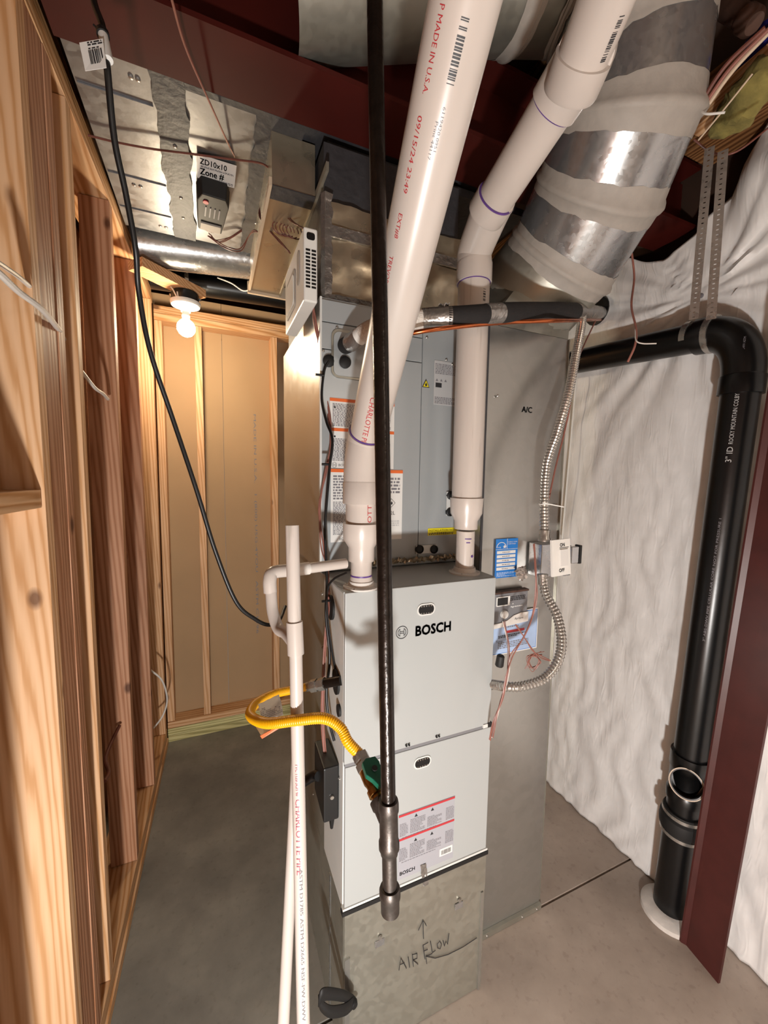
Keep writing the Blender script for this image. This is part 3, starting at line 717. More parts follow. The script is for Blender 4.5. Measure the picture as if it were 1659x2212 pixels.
# transition from square to round
def transition():
    c = Vector((1.03,1.19,2.24)); ax = Vector((.18,-.25,1)).normalized(); u = ax.cross(Y).normalized(); w = ax.cross(u)
    V = []; k = 32
    for i in range(k):
        a = 2*PI*i/k; ca, sa = math.cos(a), math.sin(a); m = max(abs(ca),abs(sa)); V.append((.947+.164*ca/m, 1.26+.222*sa/m, 2.1005))
    for i in range(k):
        a = 2*PI*i/k; q = c+(X*math.cos(a)+Y*math.sin(a))*.185; q -= ax*((q-c).dot(ax)); V.append(q)
    obj('transition', V, [(i,(i+1)%k,k+(i+1)%k,k+i) for i in range(k)], 'galvdull', rt, smooth=True)
transition()
re = empty('round_return_elbow', (1.05,1.0,2.3), 'large round galvanized duct elbow sealed with grey mastic bands', 'duct')
def elbow():
    P = [Vector((1.03,1.19,2.24)), Vector((1.0869,1.0571,2.3613)), Vector((1.0616,0.9046,2.4805)), Vector((1.0196,0.8018,2.5861)), Vector((0.9962,0.7704,2.7236)), Vector((0.9127,0.8241,2.9095)), Vector((0.7172,0.8860,2.9094)), Vector((0.1521,0.9818,2.7500))]
    R = [.185,.184,.180,.174,.170,.168,.168,.168]
    seg = 56; rings = []
    T = []
    for i in range(len(P)):
        a = P[max(i-1,0)]; b = P[min(i+1,len(P)-1)]; T.append((b-a).normalized())
    u = T[0].cross(Z).normalized()
    fr = []
    for i in range(len(P)):
        u = (u-T[i]*u.dot(T[i])).normalized(); fr.append((u.copy(), T[i].cross(u)))
    def ring(i, r): return [P[i]+(fr[i][0]*math.cos(2*PI*k/seg)+fr[i][1]*math.sin(2*PI*k/seg))*r for k in range(seg)]
    for i in range(len(P)-1):
        V = ring(i,R[i])+ring(i+1,R[i+1]); obj('gore_section', V, [(k,(k+1)%seg,seg+(k+1)%seg,seg+k) for k in range(seg)], 'galvbright' if 0 < i < 5 else 'galvdull', re, smooth=True, auto=70)
    def interp(i, s):   # ring at signed distance s from joint i, following the gore on that side
        j = i+1 if s > 0 else i-1
        if j < 0 or j >= len(P): return None
        L = (P[j]-P[i]).length; t = min(abs(s)/L, .5); A = ring(i,R[i]); B = ring(j,R[j]); return [a.lerp(b,t) for a,b in zip(A,B)], P[i].lerp(P[j],t)
    for i in range(1, len(P)-1):
        V = []; steps = [(-.040,.0010),(-.034,.0016),(-.014,.0018),(-.008,.007),(0,.0095),(.008,.007),(.014,.0018),(.034,.0016),(.040,.0010)]
        for s, e in steps:
            if s == 0: A, c = ring(i,R[i]), P[i]
            else: A, c = interp(i, s)
            for k, q in enumerate(A):
                d = (q-c).normalized(); jit = 0
                if abs(s) > .03: jit = .009*noise.noise(Vector((k*.25,i*3.1,s*9)))+.006*noise.noise(Vector((k*1.1,i,s)))
                nb = (fr[i][0].cross(fr[i][1])); V.append(q+d*e+nb*jit)
        n = len(steps); obj('mastic_band', V, [(a*seg+k,a*seg+(k+1)%seg,(a+1)*seg+(k+1)%seg,(a+1)*seg+k) for a in range(n-1) for k in range(seg)], 'mastic', re, smooth=True, auto=50)
elbow()

# ================================================================== FURNACE
fu = empty('furnace', (.52,1.2,0), 'grey gas furnace with two front doors in the middle of the room', 'furnace')
F0 = .92
box('casing', (.294,F0+.012,.474), (.754,1.12,1.338), 'cabedge', fu)
box('casing_rear', (.294,1.12,.474), (.754,1.60,1.338), 'galvdull', fu)
box('top_plate', (.292,F0+.008,1.3385), (.756,1.60,1.343), 'cabinet', fu)
box('upper_door', (.294,F0,.892), (.753,F0+.0115,1.342), 'cabinet', fu, .0015)
box('lower_door', (.297,F0,.486), (.756,F0+.0115,.882), 'cabinet', fu, .0015)
box('base_gasket', (.290,F0-.004,.466), (.762,F0+.012,.478), 'rubber', fu)
box('base_rail', (.292,F0-.002,.479), (.760,F0+.0115,.4855), 'cabedge', fu)
box('door_rail', (.296,F0+.002,.8825), (.754,F0+.011,.8915), 'greypanel', fu)
def slot(c, name='door_handle_slot'):
    c = Vector(c)
    sl = prism(name, rrect(0,0,.055,.033,.0155,8), c-Y*.0002, X, Z, .0022, 'cabedge', fu, True)
    prism(name, rrect(0,0,.047,.025,.0120,8), c-Y*.0025, X, Z, .0006, 'black', sl)
    for k in range(5):
        for s in (-1,1): prism('slot_tooth', rrect(-.015+k*.0075,s*.0098,.0035,.004,.001,2), c-Y*.0032, X, Z, .0005, 'steel', sl)
slot((0.5218,0.9200,1.2749)); slot((0.5220,0.9200,0.8359))
logo((0.4508,0.9200,1.2206), X, Z, .0175, fu)
text('maker_lettering', 'BOSCH', (0.4897,0.9200,1.2047), X, Z, .028, 'ink', fu, width=.112, bold=.0012)
for p in ((0.4733,0.9180,0.9009), (0.5681,0.9180,0.9021)):
    p = Vector(p); 
    for s in (-1,1): lathe('door_clip', [(0,.003),(.004,.003)], p+X*.004*s, (0,-1,0), 'black', fu, 8)
box('corner_hinge_block', (.726,F0-.003,.886), (.742,F0+.010,.897), 'cabedge', fu)
box('corner_hinge_gap', (.743,F0-.002,.884), (.758,F0+.006,.898), 'black', fu)
# warning label on the lower door
o, w, h = L2((0.4504,0.9195,0.5346), (0.6259,0.9195,0.6825)); o = Vector(o); o.z = .503; h = .196; w = .182; o.x = .452
ob_ = o
quad('warning_label', o, X, Z, w, h, 'greylabel2', fu, .0006)
for f in (.965,.60): quad('red_band', o+Z*h*f, X, Z, w, h*.032, 'redprint', fu, .0006, .0008)
for f in (.66,.28):
    for k, (x, hh) in enumerate(((.02,.20),(.20,.22),(.50,.16),(.84,.20))): lines('small_print', o+X*w*x+Z*h*f, X, Z, w*(.14,.26,.26,.15)[k], h*hh, 9, 'inkgrey', fu, seed=20+k, word=.004)
    for x in (.27,.56): prism('triangle_symbol', [(0,0),(.010,0),(.005,.009)], o+X*w*x+Z*h*(f+.235)-Y*.0008, X, Z, .0004, 'ink', fu)
    lines('small_print', o+X*w*.06+Z*h*(f-.035), X, Z, w*.6, h*.02, 1, 'inkgrey', fu, seed=33)
quad('barcode_plate', o+X*w*.74+Z*h*.10, X, Z, w*.24, h*.12, 'paper', fu, .0004, .0008)
bars('barcode', o+X*w*.77+Z*h*.12-Y*.0006, X, Z, w*.18, h*.07, 'ink', fu, .0012, 3)
text('maker_lettering', 'BOSCH', o+X*w*.03+Z*h*.06, X, Z, .011, 'ink', fu, bold=.0004)
# side details of the furnace
SX = .294
def side(px, py): return None
def disc(name, c, r, rz, mat='rubber', depth=.006):
    c = Vector(c); V = [c+Y*r*math.cos(2*PI*k/20)+Z*rz*math.sin(2*PI*k/20) for k in range(20)]; V += [v-X*depth for v in V]
    return obj(name, V, [tuple(range(20)),tuple(range(20,40))[::-1]]+[(k,(k+1)%20,20+(k+1)%20,20+k) for k in range(20)], mat, fu, smooth=True)
disc('side_grommet', (0.2935,1.0388,1.2697), .030, .034); disc('side_grommet', (0.2935,0.9867,1.0829), .028, .034)
disc('knockout_hole', (0.2935,0.9601,1.0174), .014, .016); disc('knockout_hole', (0.2935,0.9812,0.7283), .008, .014, depth=.004)
screws(fu, [(0.2935,1.1456,1.2775), (0.2935,1.1393,1.1150), (0.2935,0.9610,0.8246), (0.2935,1.2694,0.5385)], (-1,0,0), .005)
# yellow flange rings on the top
for p in ((0.3488,0.9580,1.3430), (0.6970,0.9991,1.3430)):
    lathe('vent_collar', [(0,.047),(.004,.047),(.006,.034),(.018,.0325),(.018,.028)], p, Z, 'putty', fu)
    for k in range(4):
        a = PI/4+k*PI/2; lathe('collar_screw', [(0,.003),(.002,.002)], Vector(p)+Vector((math.cos(a)*.041,math.sin(a)*.041,.004)), Z, 'steel', fu, 8)
# galvanized base the furnace stands on
fb = empty('return_plenum_box', (.52,1.2,0), 'galvanized return plenum box under the furnace, marked AIR FLOW', 'duct')
box('box_body', (.296,F0+.006,.001), (.756,1.60,.464), 'galvdull', fb)
box('upper_front_panel', (.297,F0-.001,.345), (.757,F0+.0055,.465), 'galvdull', fb)
box('lower_front_panel', (.297,F0+.001,.002), (.757,F0+.0055,.344), 'galvdull', fb)
box('drive_cleat', (.298,F0-.004,.002), (.312,F0+.0008,.335), 'galv', fb)
box('drive_cleat', (.742,F0-.004,.002), (.750,F0+.0008,.342), 'galv', fb)
box('side_seam', (.2945,1.05,.02), (.2958,1.062,.45), 'galvbright', fb)
def clip(p):
    p = Vector(p); tb = box('tab', (p.x-.014,p.y-.003,p.z-.018), (p.x+.014,p.y-.0005,p.z+.002), 'galvbright', fb, .001)
    lathe('tab_screw', [(0,.006),(.004,.005)], (p.x,p.y-.003,p.z+.012), (0,-1,0), 'steel', tb, 10)
clip((0.4000,0.9195,0.3440)); clip((0.6610,0.9195,0.3412))
def stroke(name, pts, r, mat, parent, seg=6): return tube(name, pts, r, mat, parent, seg=seg)
bp_ = F0-.0018
# hand lettering drawn with a marker
def marker(pts):
    return [(p[0], bp_, p[2]) for p in pts]
for s_ in ([(0.4617,0.9180,0.2181),(0.4669,0.9180,0.2540),(0.4856,0.9180,0.2115)],[(0.4643,0.9180,0.2346),(0.4792,0.9180,0.2328)],[(0.4908,0.9180,0.2447),(0.4962,0.9180,0.2090)],
           [(0.5083,0.9180,0.2056),(0.5043,0.9180,0.2468),(0.5196,0.9180,0.2421),(0.5200,0.9180,0.2268),(0.5063,0.9180,0.2278),(0.5236,0.9180,0.2052)],
           [(0.5467,0.9180,0.2101),(0.5391,0.9180,0.2594),(0.5562,0.9180,0.2601)],[(0.5412,0.9180,0.2387),(0.5553,0.9180,0.2377)],[(0.5641,0.9180,0.2592),(0.5716,0.9180,0.2188),(0.5826,0.9180,0.2209)],
           [(0.5885,0.9180,0.2380),(0.5963,0.9180,0.2434),(0.6032,0.9180,0.2307),(0.5988,0.9180,0.2175),(0.5889,0.9180,0.2255),(0.5885,0.9180,0.2380)],
           [(0.6077,0.9180,0.2409),(0.6133,0.9180,0.2195),(0.6177,0.9180,0.2328),(0.6247,0.9180,0.2201),(0.6284,0.9180,0.2540)],
           [(0.5401,0.9180,0.2801),(0.5370,0.9180,0.3386)],[(0.5224,0.9180,0.3157),(0.5370,0.9180,0.3416),(0.5484,0.9180,0.3183)],
           [(0.7328,0.9180,0.1891),(0.6811,0.9180,0.1825),(0.6275,0.9180,0.1842),(0.5818,0.9180,0.1951),(0.5512,0.9180,0.2169)],[(0.5716,0.9180,0.2157),(0.5496,0.9180,0.2177),(0.5534,0.9180,0.1913)]):
    stroke('marker_lettering', marker(s_), .0011, 'ink', fb)
crumple('clear_tape_strip', (0.5226,0.9170,0.5221), (0.5335,0.9170,0.4522), X, .018, 'silvertape', fb, 10, .003, 4)
# black filter strap hanging at the lower left corner
fs = empty('rubber_strap', (0.2679,0.9000,0.2698), 'black rubber strap looped round the lower left corner of the duct base', 'strap')
def strap():
    pts = catmull([(0.3156,0.9000,0.2292), (0.2831,0.8800,0.2882), (0.2262,0.8600,0.3521), (0.2145,0.8600,0.3328), (0.2405,0.8600,0.2919), (0.2855,0.8750,0.2504), (0.3165,0.8950,0.2271)], 8); V = []
    for p in pts:
        V += [p+Z*.018, p-Z*.018]
    n = len(pts); F = [(2*i,2*i+1,2*i+3,2*i+2) for i in range(n-1)]
    o = obj('strap_loop', V, F, 'rubber', fs, smooth=True); md = o.modifiers.new('t','SOLIDIFY'); md.thickness = .003
    lathe('strap_knob', [(0,.010),(.012,.012),(.02,.008)], (0.3145,0.9120,0.2164), (.3,-1,0), 'rubber', fs)
strap()
box('wood_scrap', (-.02,.80,.003), (.22,.87,.02), 'woodx').name = 'floor_scrap_board'
tag(bpy.data.objects['floor_scrap_board'], 'light wood scrap lying on the floor beside the duct base', 'board')

# ================================================================== WHITE PVC VENT PIPES
v1 = empty('vent_pipe', (0.3488,0.9580,1.3430), 'white vent pipe from the furnace top left, leaning up toward the camera', 'pipe')
def vent1():
    base = Vector((0.3488,0.9580,1.3430)); x, y = base.x, base.y; z = base.z
    lathe('stub', [(.004,.030),(.020,.030),(.030,.0275),(.075,.0275)], base, Z, 'pvc', v1, 32)
    lathe('primer_ring', [(.030,.0279),(.034,.0279)], base, Z, 'purple', v1, 32)
    lathe('reducer', [(.070,.0335),(.105,.0335),(.128,.0475),(.168,.0485),(.168,.0445)], base, Z, 'pvc', v1, 40)
    z1 = (0.3550,1.0110,1.5731)[2]-z
    lathe('pipe_section', [(.166,.0415),(z1,.0415)], base, Z, 'pvcscuff', v1, 40)
    # elbow with two sockets
    b = Vector((x,y,z+z1)); ex = Vector((0.3562,0.9486,1.7240)); tp = Vector((0.2921,0.4497,2.2135))
    d2 = (tp-ex).normalized(); lathe('elbow_socket', [(-.012,.049),(.040,.049),(.045,.0465)], b, Z, 'pvc', v1, 40)
    kn = Vector((x,y,b.z+.09))
    path = catmull([b+Z*.045, b+Z*.07, kn.lerp(ex,.35), ex+d2*.0], 6)
    tube('elbow', [b+Z*.040]+path[2:], .0470, 'pvc', v1, 40)
    lathe('elbow_socket', [(-.035,.0465),(-.03,.0490),(.020,.0490),(.020,.0440)], ex, d2, 'pvc', v1, 40)
    lathe('primer_ring', [(.020,.0462),(.0235,.0462),(.0235,.0440)], ex, d2, 'purple', v1, 40)
    L = (tp-ex).length
    lathe('pipe_section', [(.0,.0442),(L+.35,.0442)], ex, d2, 'pvc', v1, 48)
    r = .0442; nrm = Vector((0,0,1.63))-ex.lerp(tp,.5); sd = nrm.cross(d2).normalized()
    def at(px, py, d): # arclength of the pipe at a reference point
        q = Vector(px); return (q-ex).dot(d2)
    n0 = nrm.normalized()
    def face(f): return (n0 + sd*f).normalized()
    def cyl(body, s, ln, hgt, f, mat='redprint'):
        textcyl('printed_lettering', body, ex+d2*s, -d2, face(f), r, hgt, mat, v1, length=ln)
    f1 = .62; bend = 1
    cyl('P MADE IN U.S.A.', L-.020, .075, .0078, f1); cyl('09/15/24 23:49', L-.115, .085, .0078, f1, 'redprint'); cyl('EXT#8', L-.225, .034, .0078, f1)
    cyl('TREVOR C./ OMAR T.', L-.285, .11, .0082, f1+.05)
    cyl('CHARLOTTE PIPE', .150, .145, .0130, .10)
    cyl('PVC DWV 3 IN SCH 40', .24, .09, .0045, .0, 'inkgrey')
    barscyl('barcode', ex+d2*(L-.025), -d2, face(-.10), r, .055, .010, 'ink', v1, .0014, .6, 4)
    cyl('6119420 0951', L-.10, .045, .0042, -.10, 'inkgrey'); cyl('Print 44117', L-.115, .04, .0042, .02, 'inkgrey')
    textcyl('printed_lettering', 'OTTE  PIP', (x,y,z+.172), Z, (-.10,-1,0) if False else (.12,-1,0), .0415, .0120, 'redprint', v1, length=.096)
vent1()
v2 = empty('intake_pipe', (0.6970,0.9991,1.3430), 'white pipe rising straight from the furnace top right, then bending forward', 'pipe')
def vent2():
    base = Vector((0.6970,0.9991,1.3430)); z = base.z
    lathe('stub', [(.004,.0275),(.128,.0275)], base, Z, 'pvcscuff', v2, 32)
    for h, l in ((.095,.012),(.106,.02)): barscyl('primer_mark', base+Z*h, Z, (-.3,-1,0), .0275, .002, l, 'purple', v2, .002, 1, 2)
    lathe('primer_mark', [(0,.004),(.0006,.004)], base+Vector((.006,-.0275,.055)), (0,-1,0), 'purple', v2, 10)
    z1 = (0.6590,0.9383,1.4896)[2]-z; z2 = (0.6619,0.9448,1.5706)[2]-z
    lathe('reducer', [(z1-.012,.0345),(z1+.012,.0345),(z1+.035,.047),(z2,.0495),(z2,.0448)], base, Z, 'pvc', v2, 40)
    e1 = Vector((base.x,base.y,(0.6524,0.9531,2.1827)[2])); 
    lathe('pipe_section', [(z2-.02,.0445),(e1.z-z+.02,.0445)], base, Z, 'pvcscuff', v2, 48)
    ex = Vector((0.6478,0.8471,2.3090)); tp = Vector((0.6357,0.6506,2.3699)); d2 = (tp-ex).normalized()
    kn = Vector((base.x,base.y,(0.6294,0.9277,2.2704)[2]))
    lathe('elbow_socket', [(0,.0460),(0,.0500),(.050,.0500),(.056,.048)], e1, Z, 'pvc', v2, 40)
    lathe('primer_ring', [(-.002,.0455),(-.002,.0463),(.001,.0463)], e1, Z, 'purple', v2, 40)
    path = catmull([e1+Z*.05, kn, kn.lerp(ex,.55)+Z*.004, ex], 8)
    tube('elbow', path, .0482, 'pvc', v2, 40)
    lathe('elbow_socket', [(-.045,.048),(-.04,.0500),(.0,.0500),(.0,.0450)], ex, d2, 'pvc', v2, 40)
    lathe('primer_ring', [(.0,.0485),(.003,.0485),(.003,.045)], ex, d2, 'purple', v2, 40)
    L = (tp-ex).length
    lathe('pipe_section', [(0,.0445),(L,.0445)], ex, d2, 'pvc', v2, 48)
    t2 = Vector((0.6147,0.5724,2.3715)); t3 = Vector((0.5886,0.4992,2.4021)); d3 = (t3-t2).normalized()
    lathe('elbow_socket', [(-.010,.0450),(-.010,.0505),(.045,.0505),(.05,.0485)], tp, d2, 'pvc', v2, 40)
    lathe('primer_ring', [(-.013,.0455),(-.013,.0475),(-.010,.0475)], tp, d2, 'purple', v2, 40)
    path = catmull([tp+d2*.04, tp+d2*.07, t2], 8); tube('elbow', path, .0488, 'pvc', v2, 40)
    lathe('elbow_socket', [(-.05,.0488),(-.045,.0508),(.0,.0508),(.0,.0450)], t2, d3, 'pvc', v2, 40)
    lathe('pipe_section', [(0,.0447),((t3-t2).length+.30,.0447)], t2, d3, 'pvc', v2, 48)
    n0 = (Vector((0,0,1.63))-t2).normalized(); sd = n0.cross(d3).normalized()
    if sd.x < 0: sd = -sd
    barscyl('barcode', t2+d3*.01, d3, (n0+sd*1.0), .0447, .055, .010, 'ink', v2, .0013, .6, 8)
    barscyl('small_print', t2+d3*.085, d3, (n0+sd*1.0), .0447, .03, .008, 'inkgrey', v2, .003, .6, 9)
    barscyl('barcode', Vector((base.x,base.y,(0.6626,0.9428,2.1204)[2])), Z, (.12,-1,0), .0445, .032, .009, 'ink', v2, .0012, .6, 5)
vent2()

# ================================================================== GAS LINE
gp = empty('gas_pipe', (0.2967,0.6356,0.8155), 'black iron gas pipe hanging down in front of the furnace doors', 'pipe')
GT = Vector((0.2350,0.6132,2.3527)); GB = Vector((0.2555,0.5596,1.0921)); GD = (GB-GT).normalized()
tube('riser', [GT-GD*.30, GB], .0122, 'blackiron', gp, 32)
def gas():
    a = GB; dn = GD
    lathe('tee_fitting', [(-.006,.0125),(-.006,.0160),(.0,.0172),(.012,.0172),(.016,.0155),(.062,.0155),(.066,.0172),(.078,.0172),(.081,.0150),(.088,.0142)], a, dn, 'malleable', gp, 32)
    lathe('drip_nipple', [(.084,.0122),(.165,.0122)], a, dn, 'malleable', gp, 32)
    lathe('drip_cap', [(.146,.0125),(.146,.0160),(.151,.0178),(.163,.0178),(.167,.0158),(.190,.0155),(.194,.012)], a, dn, 'malleable', gp, 32)
    box('cap_lug', (a.x+.001,a.y-.0195,a.z-.192), (a.x+.007,a.y-.0152,a.z-.168), 'malleable', gp)
gas()
gt_ = GB+GD*.032
br = Vector((0.2460,0.6462,1.0983)); bd = (br-gt_).normalized(); bl = (br-gt_).length
lathe('tee_branch', [(.006,.0152),(.022,.0152),(.025,.0172),(.036,.0172),(.036,.0125)], gt_, bd, 'malleable', gp, 28)
gv = empty('gas_valve', br, 'brass gas shutoff valve with green lever beside the gas pipe', 'valve')
lathe('valve_body', [(.032,.0115),(.042,.0115),(.044,.0148),(.054,.0148),(.056,.0120),(.062,.0120),(.068,.0142),(bl,.0142),(bl+.006,.0120)], gt_, bd, 'brass', gv, 6*4)
lathe('outlet_nut', [(.0,.0130),(.0,.0168),(.012,.0168),(.014,.0140),(.018,.0140),(.018,.0158),(.030,.0158),(.032,.0125)], gt_+bd*(bl-.008), bd, 'steel', gv, 6)
vp = gt_+bd*(bl-.026); vu = Vector((.10,-.85,.50)).normalized(); vu = (vu-bd*vu.dot(bd)).normalized(); vs = bd.cross(vu)
lathe('valve_stem', [(.010,.006),(.024,.006)], vp, vu, 'brass', gv, 16)
def lever():
    o2 = vp+vu*.022
    ol = [(-.014,-.016),(-.006,-.020),(.010,-.018),(.013,-.008),(.011,.004),(.015,.016),(.009,.026),(-.004,.026),(-.009,.014),(-.016,.004)]
    ol = [(x*1.12,y*1.12) for x,y in ol]
    V = [o2+vs*x-bd*y for x,y in ol]; V += [v+vu*.011 for v in V]; k = len(ol)
    lv = obj('lever', V, [tuple(range(k))[::-1],tuple(range(k,2*k))]+[(i,(i+1)%k,k+(i+1)%k,k+i) for i in range(k)], 'green', gv, bevel=.0012)
    lathe('lever_screw', [(.033,.005),(.036,.005)], vp, vu, 'rubber', lv, 12)
lever()
fx = empty('flexible_gas_connector', (0.1343,0.8214,1.1158), 'bright yellow coated flexible gas hose looping left of the furnace', 'hose')
hs = gt_+bd*(bl+.022)
sg = Vector((0.2920,0.9525,1.1026))
ribbed('hose', [hs, Vector((0.2247,0.6801,1.1287)), Vector((0.2143,0.6975,1.1493)), Vector((0.1873,0.7159,1.1635)), Vector((0.1388,0.7414,1.1561)), Vector((0.0877,0.7885,1.1343)), Vector((0.0642,0.8725,1.1076)), Vector((0.0819,0.9399,1.0929)), Vector((0.1272,0.9851,1.0824)), Vector((0.1747,1.0074,1.0719)), Vector((0.2187,1.0206,1.0651))], .0108, 'yellow', fx, pitch=.0042, depth=.0011, seg=16)
nip = empty('gas_inlet_nipple', sg, 'short black gas nipple entering the furnace side grommet', 'pipe fitting')
nd = (Vector((0.2187,1.0206,1.0651))-sg).normalized(); nl = (Vector((0.2187,1.0206,1.0651))-sg).length
lathe('nipple', [(-.004,.0125),(nl*.45,.0125)], sg, nd, 'blackiron', nip, 24)
lathe('flare_nut', [(nl*.44,.0135),(nl*.44,.0165),(nl*.62,.0165),(nl*.64,.013),(nl*.68,.013),(nl*.68,.0165),(nl*.86,.0165),(nl*.9,.012),(nl+.005,.012)], sg, nd, 'steel', nip, 6)
def hosetag():
    c = [Vector(p) for p in ((0.0842,0.9294,1.1072), (0.1380,0.9813,1.0918), (0.1319,0.8756,1.1010), (0.0849,0.8680,1.0968))]
    V = []; n = 12
    for i in range(n+1):
        for j in range(n+1):
            p = c[0].lerp(c[1],j/n).lerp(c[3].lerp(c[2],j/n),i/n); V.append(p+Vector((0,-.35,.2))*math.sin(PI*(i/n))*.03+Vector((0,-1,0))*.003*noise.noise(p*60)-Y*.018)
    F = [(i*(n+1)+j,i*(n+1)+j+1,(i+1)*(n+1)+j+1,(i+1)*(n+1)+j) for i in range(n) for j in range(n)]
    t = obj('paper_tag', V, F, 'paper', fx, smooth=True); md = t.modifiers.new('t','SOLIDIFY'); md.thickness = .0008
    R = (c[1]-c[0]).normalized(); U = (c[0]-c[3]).normalized()
    mb = MB(); rnd = random.Random(3)
    for i in range(1,11):
        for j in range(n):
            if rnd.random() < .8:
                q = [V[i*(n+1)+j], V[i*(n+1)+j].lerp(V[i*(n+1)+j+1], .8)]; q += [q[1].lerp(V[(i+1)*(n+1)+j+1],.35), q[0].lerp(V[(i+1)*(n+1)+j],.35)]
                nn = (q[1]-q[0]).cross(q[3]-q[0]).normalized(); nn = nn if nn.y < 0 else -nn
                mb.add([p+nn*.0015 for p in q], [(0,1,2,3)])
    mb.build('small_print', 'inkgrey', fx)
    d = [Vector(p) for p in ((0.0734,0.8715,1.0814), (0.1282,0.8328,1.0937), (0.0826,0.8398,1.0767))]
    obj('hanging_tag', d+[p+Vector((0,.0015,0)) for p in d], [(0,1,2),(5,4,3),(0,3,4,1),(1,4,5,2),(2,5,3,0)], 'paper', fx)
    e = [Vector(p) for p in ((0.1252,0.8322,1.0969), (0.1318,0.8313,1.0938), (0.0841,0.8364,1.0711), (0.0807,0.8395,1.0763))]
    obj('orange_tag_edge', e+[p+Vector((0,.0015,0)) for p in e], [(0,1,2,3),(7,6,5,4),(0,4,5,1),(1,5,6,2),(2,6,7,3),(3,7,4,0)], 'orange', fx)
hosetag()

# ================================================================== CONDENSATE DRAIN
dp = empty('condensate_drain', (0.1433,0.7070,0.5342), 'thin white upright drain pipe with open top, left of furnace', 'pipe')
DT = Vector((0.1439,0.8025,1.5300)); DJ0 = Vector((0.1441,0.7839,1.3377)); DJ1 = Vector((0.1453,0.7772,1.2730)); DB = Vector((0.1435,0.7000,0.4621))
lathe('standpipe', [(0,.0098),(0,.0134),((DJ0-DT).length+.01,.0134)], DT, DJ0-DT, 'pvcscuff', dp, 28, cap=False)
lathe('wye_body', [(0,.0134),(0,.0162),((DJ1-DJ0).length,.0165),((DJ1-DJ0).length,.0134)], DJ0, DJ1-DJ0, 'pvc', dp, 28)
lathe('drain_pipe', [(-.01,.0129),((DB-DJ1).length,.0131)], DJ1, DB-DJ1, 'pvc', dp, 28)
dd = (DB-DJ1).normalized(); dnn = Vector((0,0,1.2))-DJ1; ld = (DB-DJ1).length
textcyl('printed_lettering', 'CHARLOTTE PIPE', Vector((0.1428,0.7513,0.9928)), dd, Vector((-.10,-1,0)), .0131, .0115, 'pinkprint', dp, length=.150)
textcyl('printed_lettering', 'PVC 1120 SCH 40', Vector((0.1425,0.7579,1.0603)), dd, Vector((-.10,-1,0)), .0131, .0085, 'pinkprint', dp, length=.062)
textcyl('printed_lettering', 'ASTM D1785 ASTM D2665 NSF-PW-DWV', Vector((0.1441,0.7374,0.8542)), dd, Vector((-.06,-1,.3)), .0131, .0065, 'inkgrey', dp, length=.30)
cb = empty('drain_branch', (0.1370,0.9564,1.3955), 'white elbowed drain branch joining the upright drain pipe', 'pipe')
p0, p1 = Vector((0.3077,0.9608,1.4079)), Vector((0.2022,0.9404,1.4073)); p2 = Vector((0.1235,0.9198,1.4094)); 
tube('arm', [p0,p1], .0128, 'pvc', cb, 24)
tube('coupling', [p1.lerp(p0,.06),p1-(p0-p1).normalized()*.03], .0150, 'putty', cb, 24)
tube('elbow', catmull([p1-(p0-p1).normalized()*.028, p2, Vector((0.1132,0.9119,1.3951)), Vector((0.1135,0.9090,1.3659))],8), .0150, 'pvc', cb, 24)
tube('curved_leg', catmull([Vector((0.1146,0.9093,1.3743)), Vector((0.1161,0.8932,1.3278)), Vector((0.1239,0.8652,1.2975)), Vector((0.1346,0.8279,1.2986)), Vector((0.1440,0.7796,1.2924))],8), .0126, 'pvc', cb, 24)
d2p = empty('loose_drain_pipe', (0.1146,0.7769,0.4514), 'second thin white pipe slanting down behind the upright drain pipe', 'pipe')
tube('pipe', [(0.1657,0.8814,0.9710), (0.1091,0.7708,0.3639)], .0126, 'pvc', d2p, 24)

# ================================================================== REFRIGERANT LINES
rl = empty('insulated_line_set', (0.8684,0.9863,2.1271), 'black foam insulated refrigerant line crossing in front of the intake pipe', 'refrigerant line')
RP = catmull([Vector((0.3541,1.1320,2.0007)), Vector((0.3557,1.0621,1.9932)), Vector((0.3854,1.0074,2.0117)), Vector((0.4327,0.9662,2.0217)), Vector((0.5092,0.9347,2.0347)), Vector((0.5964,0.8980,2.0420)), Vector((0.7105,0.8953,2.0670)), Vector((0.8691,0.9297,2.1097)), Vector((1.0598,0.9727,2.1573)), Vector((1.6600,1.3652,2.3951))], 10)
def seg(a, b, nm, mat, r): tube(nm, RP[a:b+1], r, mat, rl, 28)
seg(0,8,'foam_sleeve','foam',.0225); seg(8,14,'tape_wrap','silvertape',.0235); seg(13,16,'white_collar','white',.0225)
seg(16,40,'mesh_sleeve','white_foam',.0235); seg(39,47,'tape_wrap','silvertape',.0250); seg(46,57,'foam_sleeve','foam',.0250); seg(56,61,'tape_wrap','silvertape',.0262)
seg(60,80,'foam_sleeve','foam',.0265); seg(79,90,'tape_wrap','silvertape',.0262)
crumple('loose_tape', RP[43]+Z*.02, RP[46]+Z*.022, (0,-.5,.5), .02, 'silvertape', rl, 10, .01, 2)
tube('liquid_line', [Vector((0.4090,1.0164,1.9825)), Vector((0.4511,0.9219,1.9832)), Vector((0.5360,0.8871,1.9995)), Vector((0.7464,0.9002,2.0519)), Vector((1.0024,0.9269,2.1071)), Vector((1.6600,1.3632,2.3657))], .0058, 'copper', rl, 12, curve=6)
lathe('torn_hole_ring', [(0,.062),(.004,.060),(.006,.040)], (1.6320,1.3671,2.3992), (-1,0,0), 'black', rl, 20)

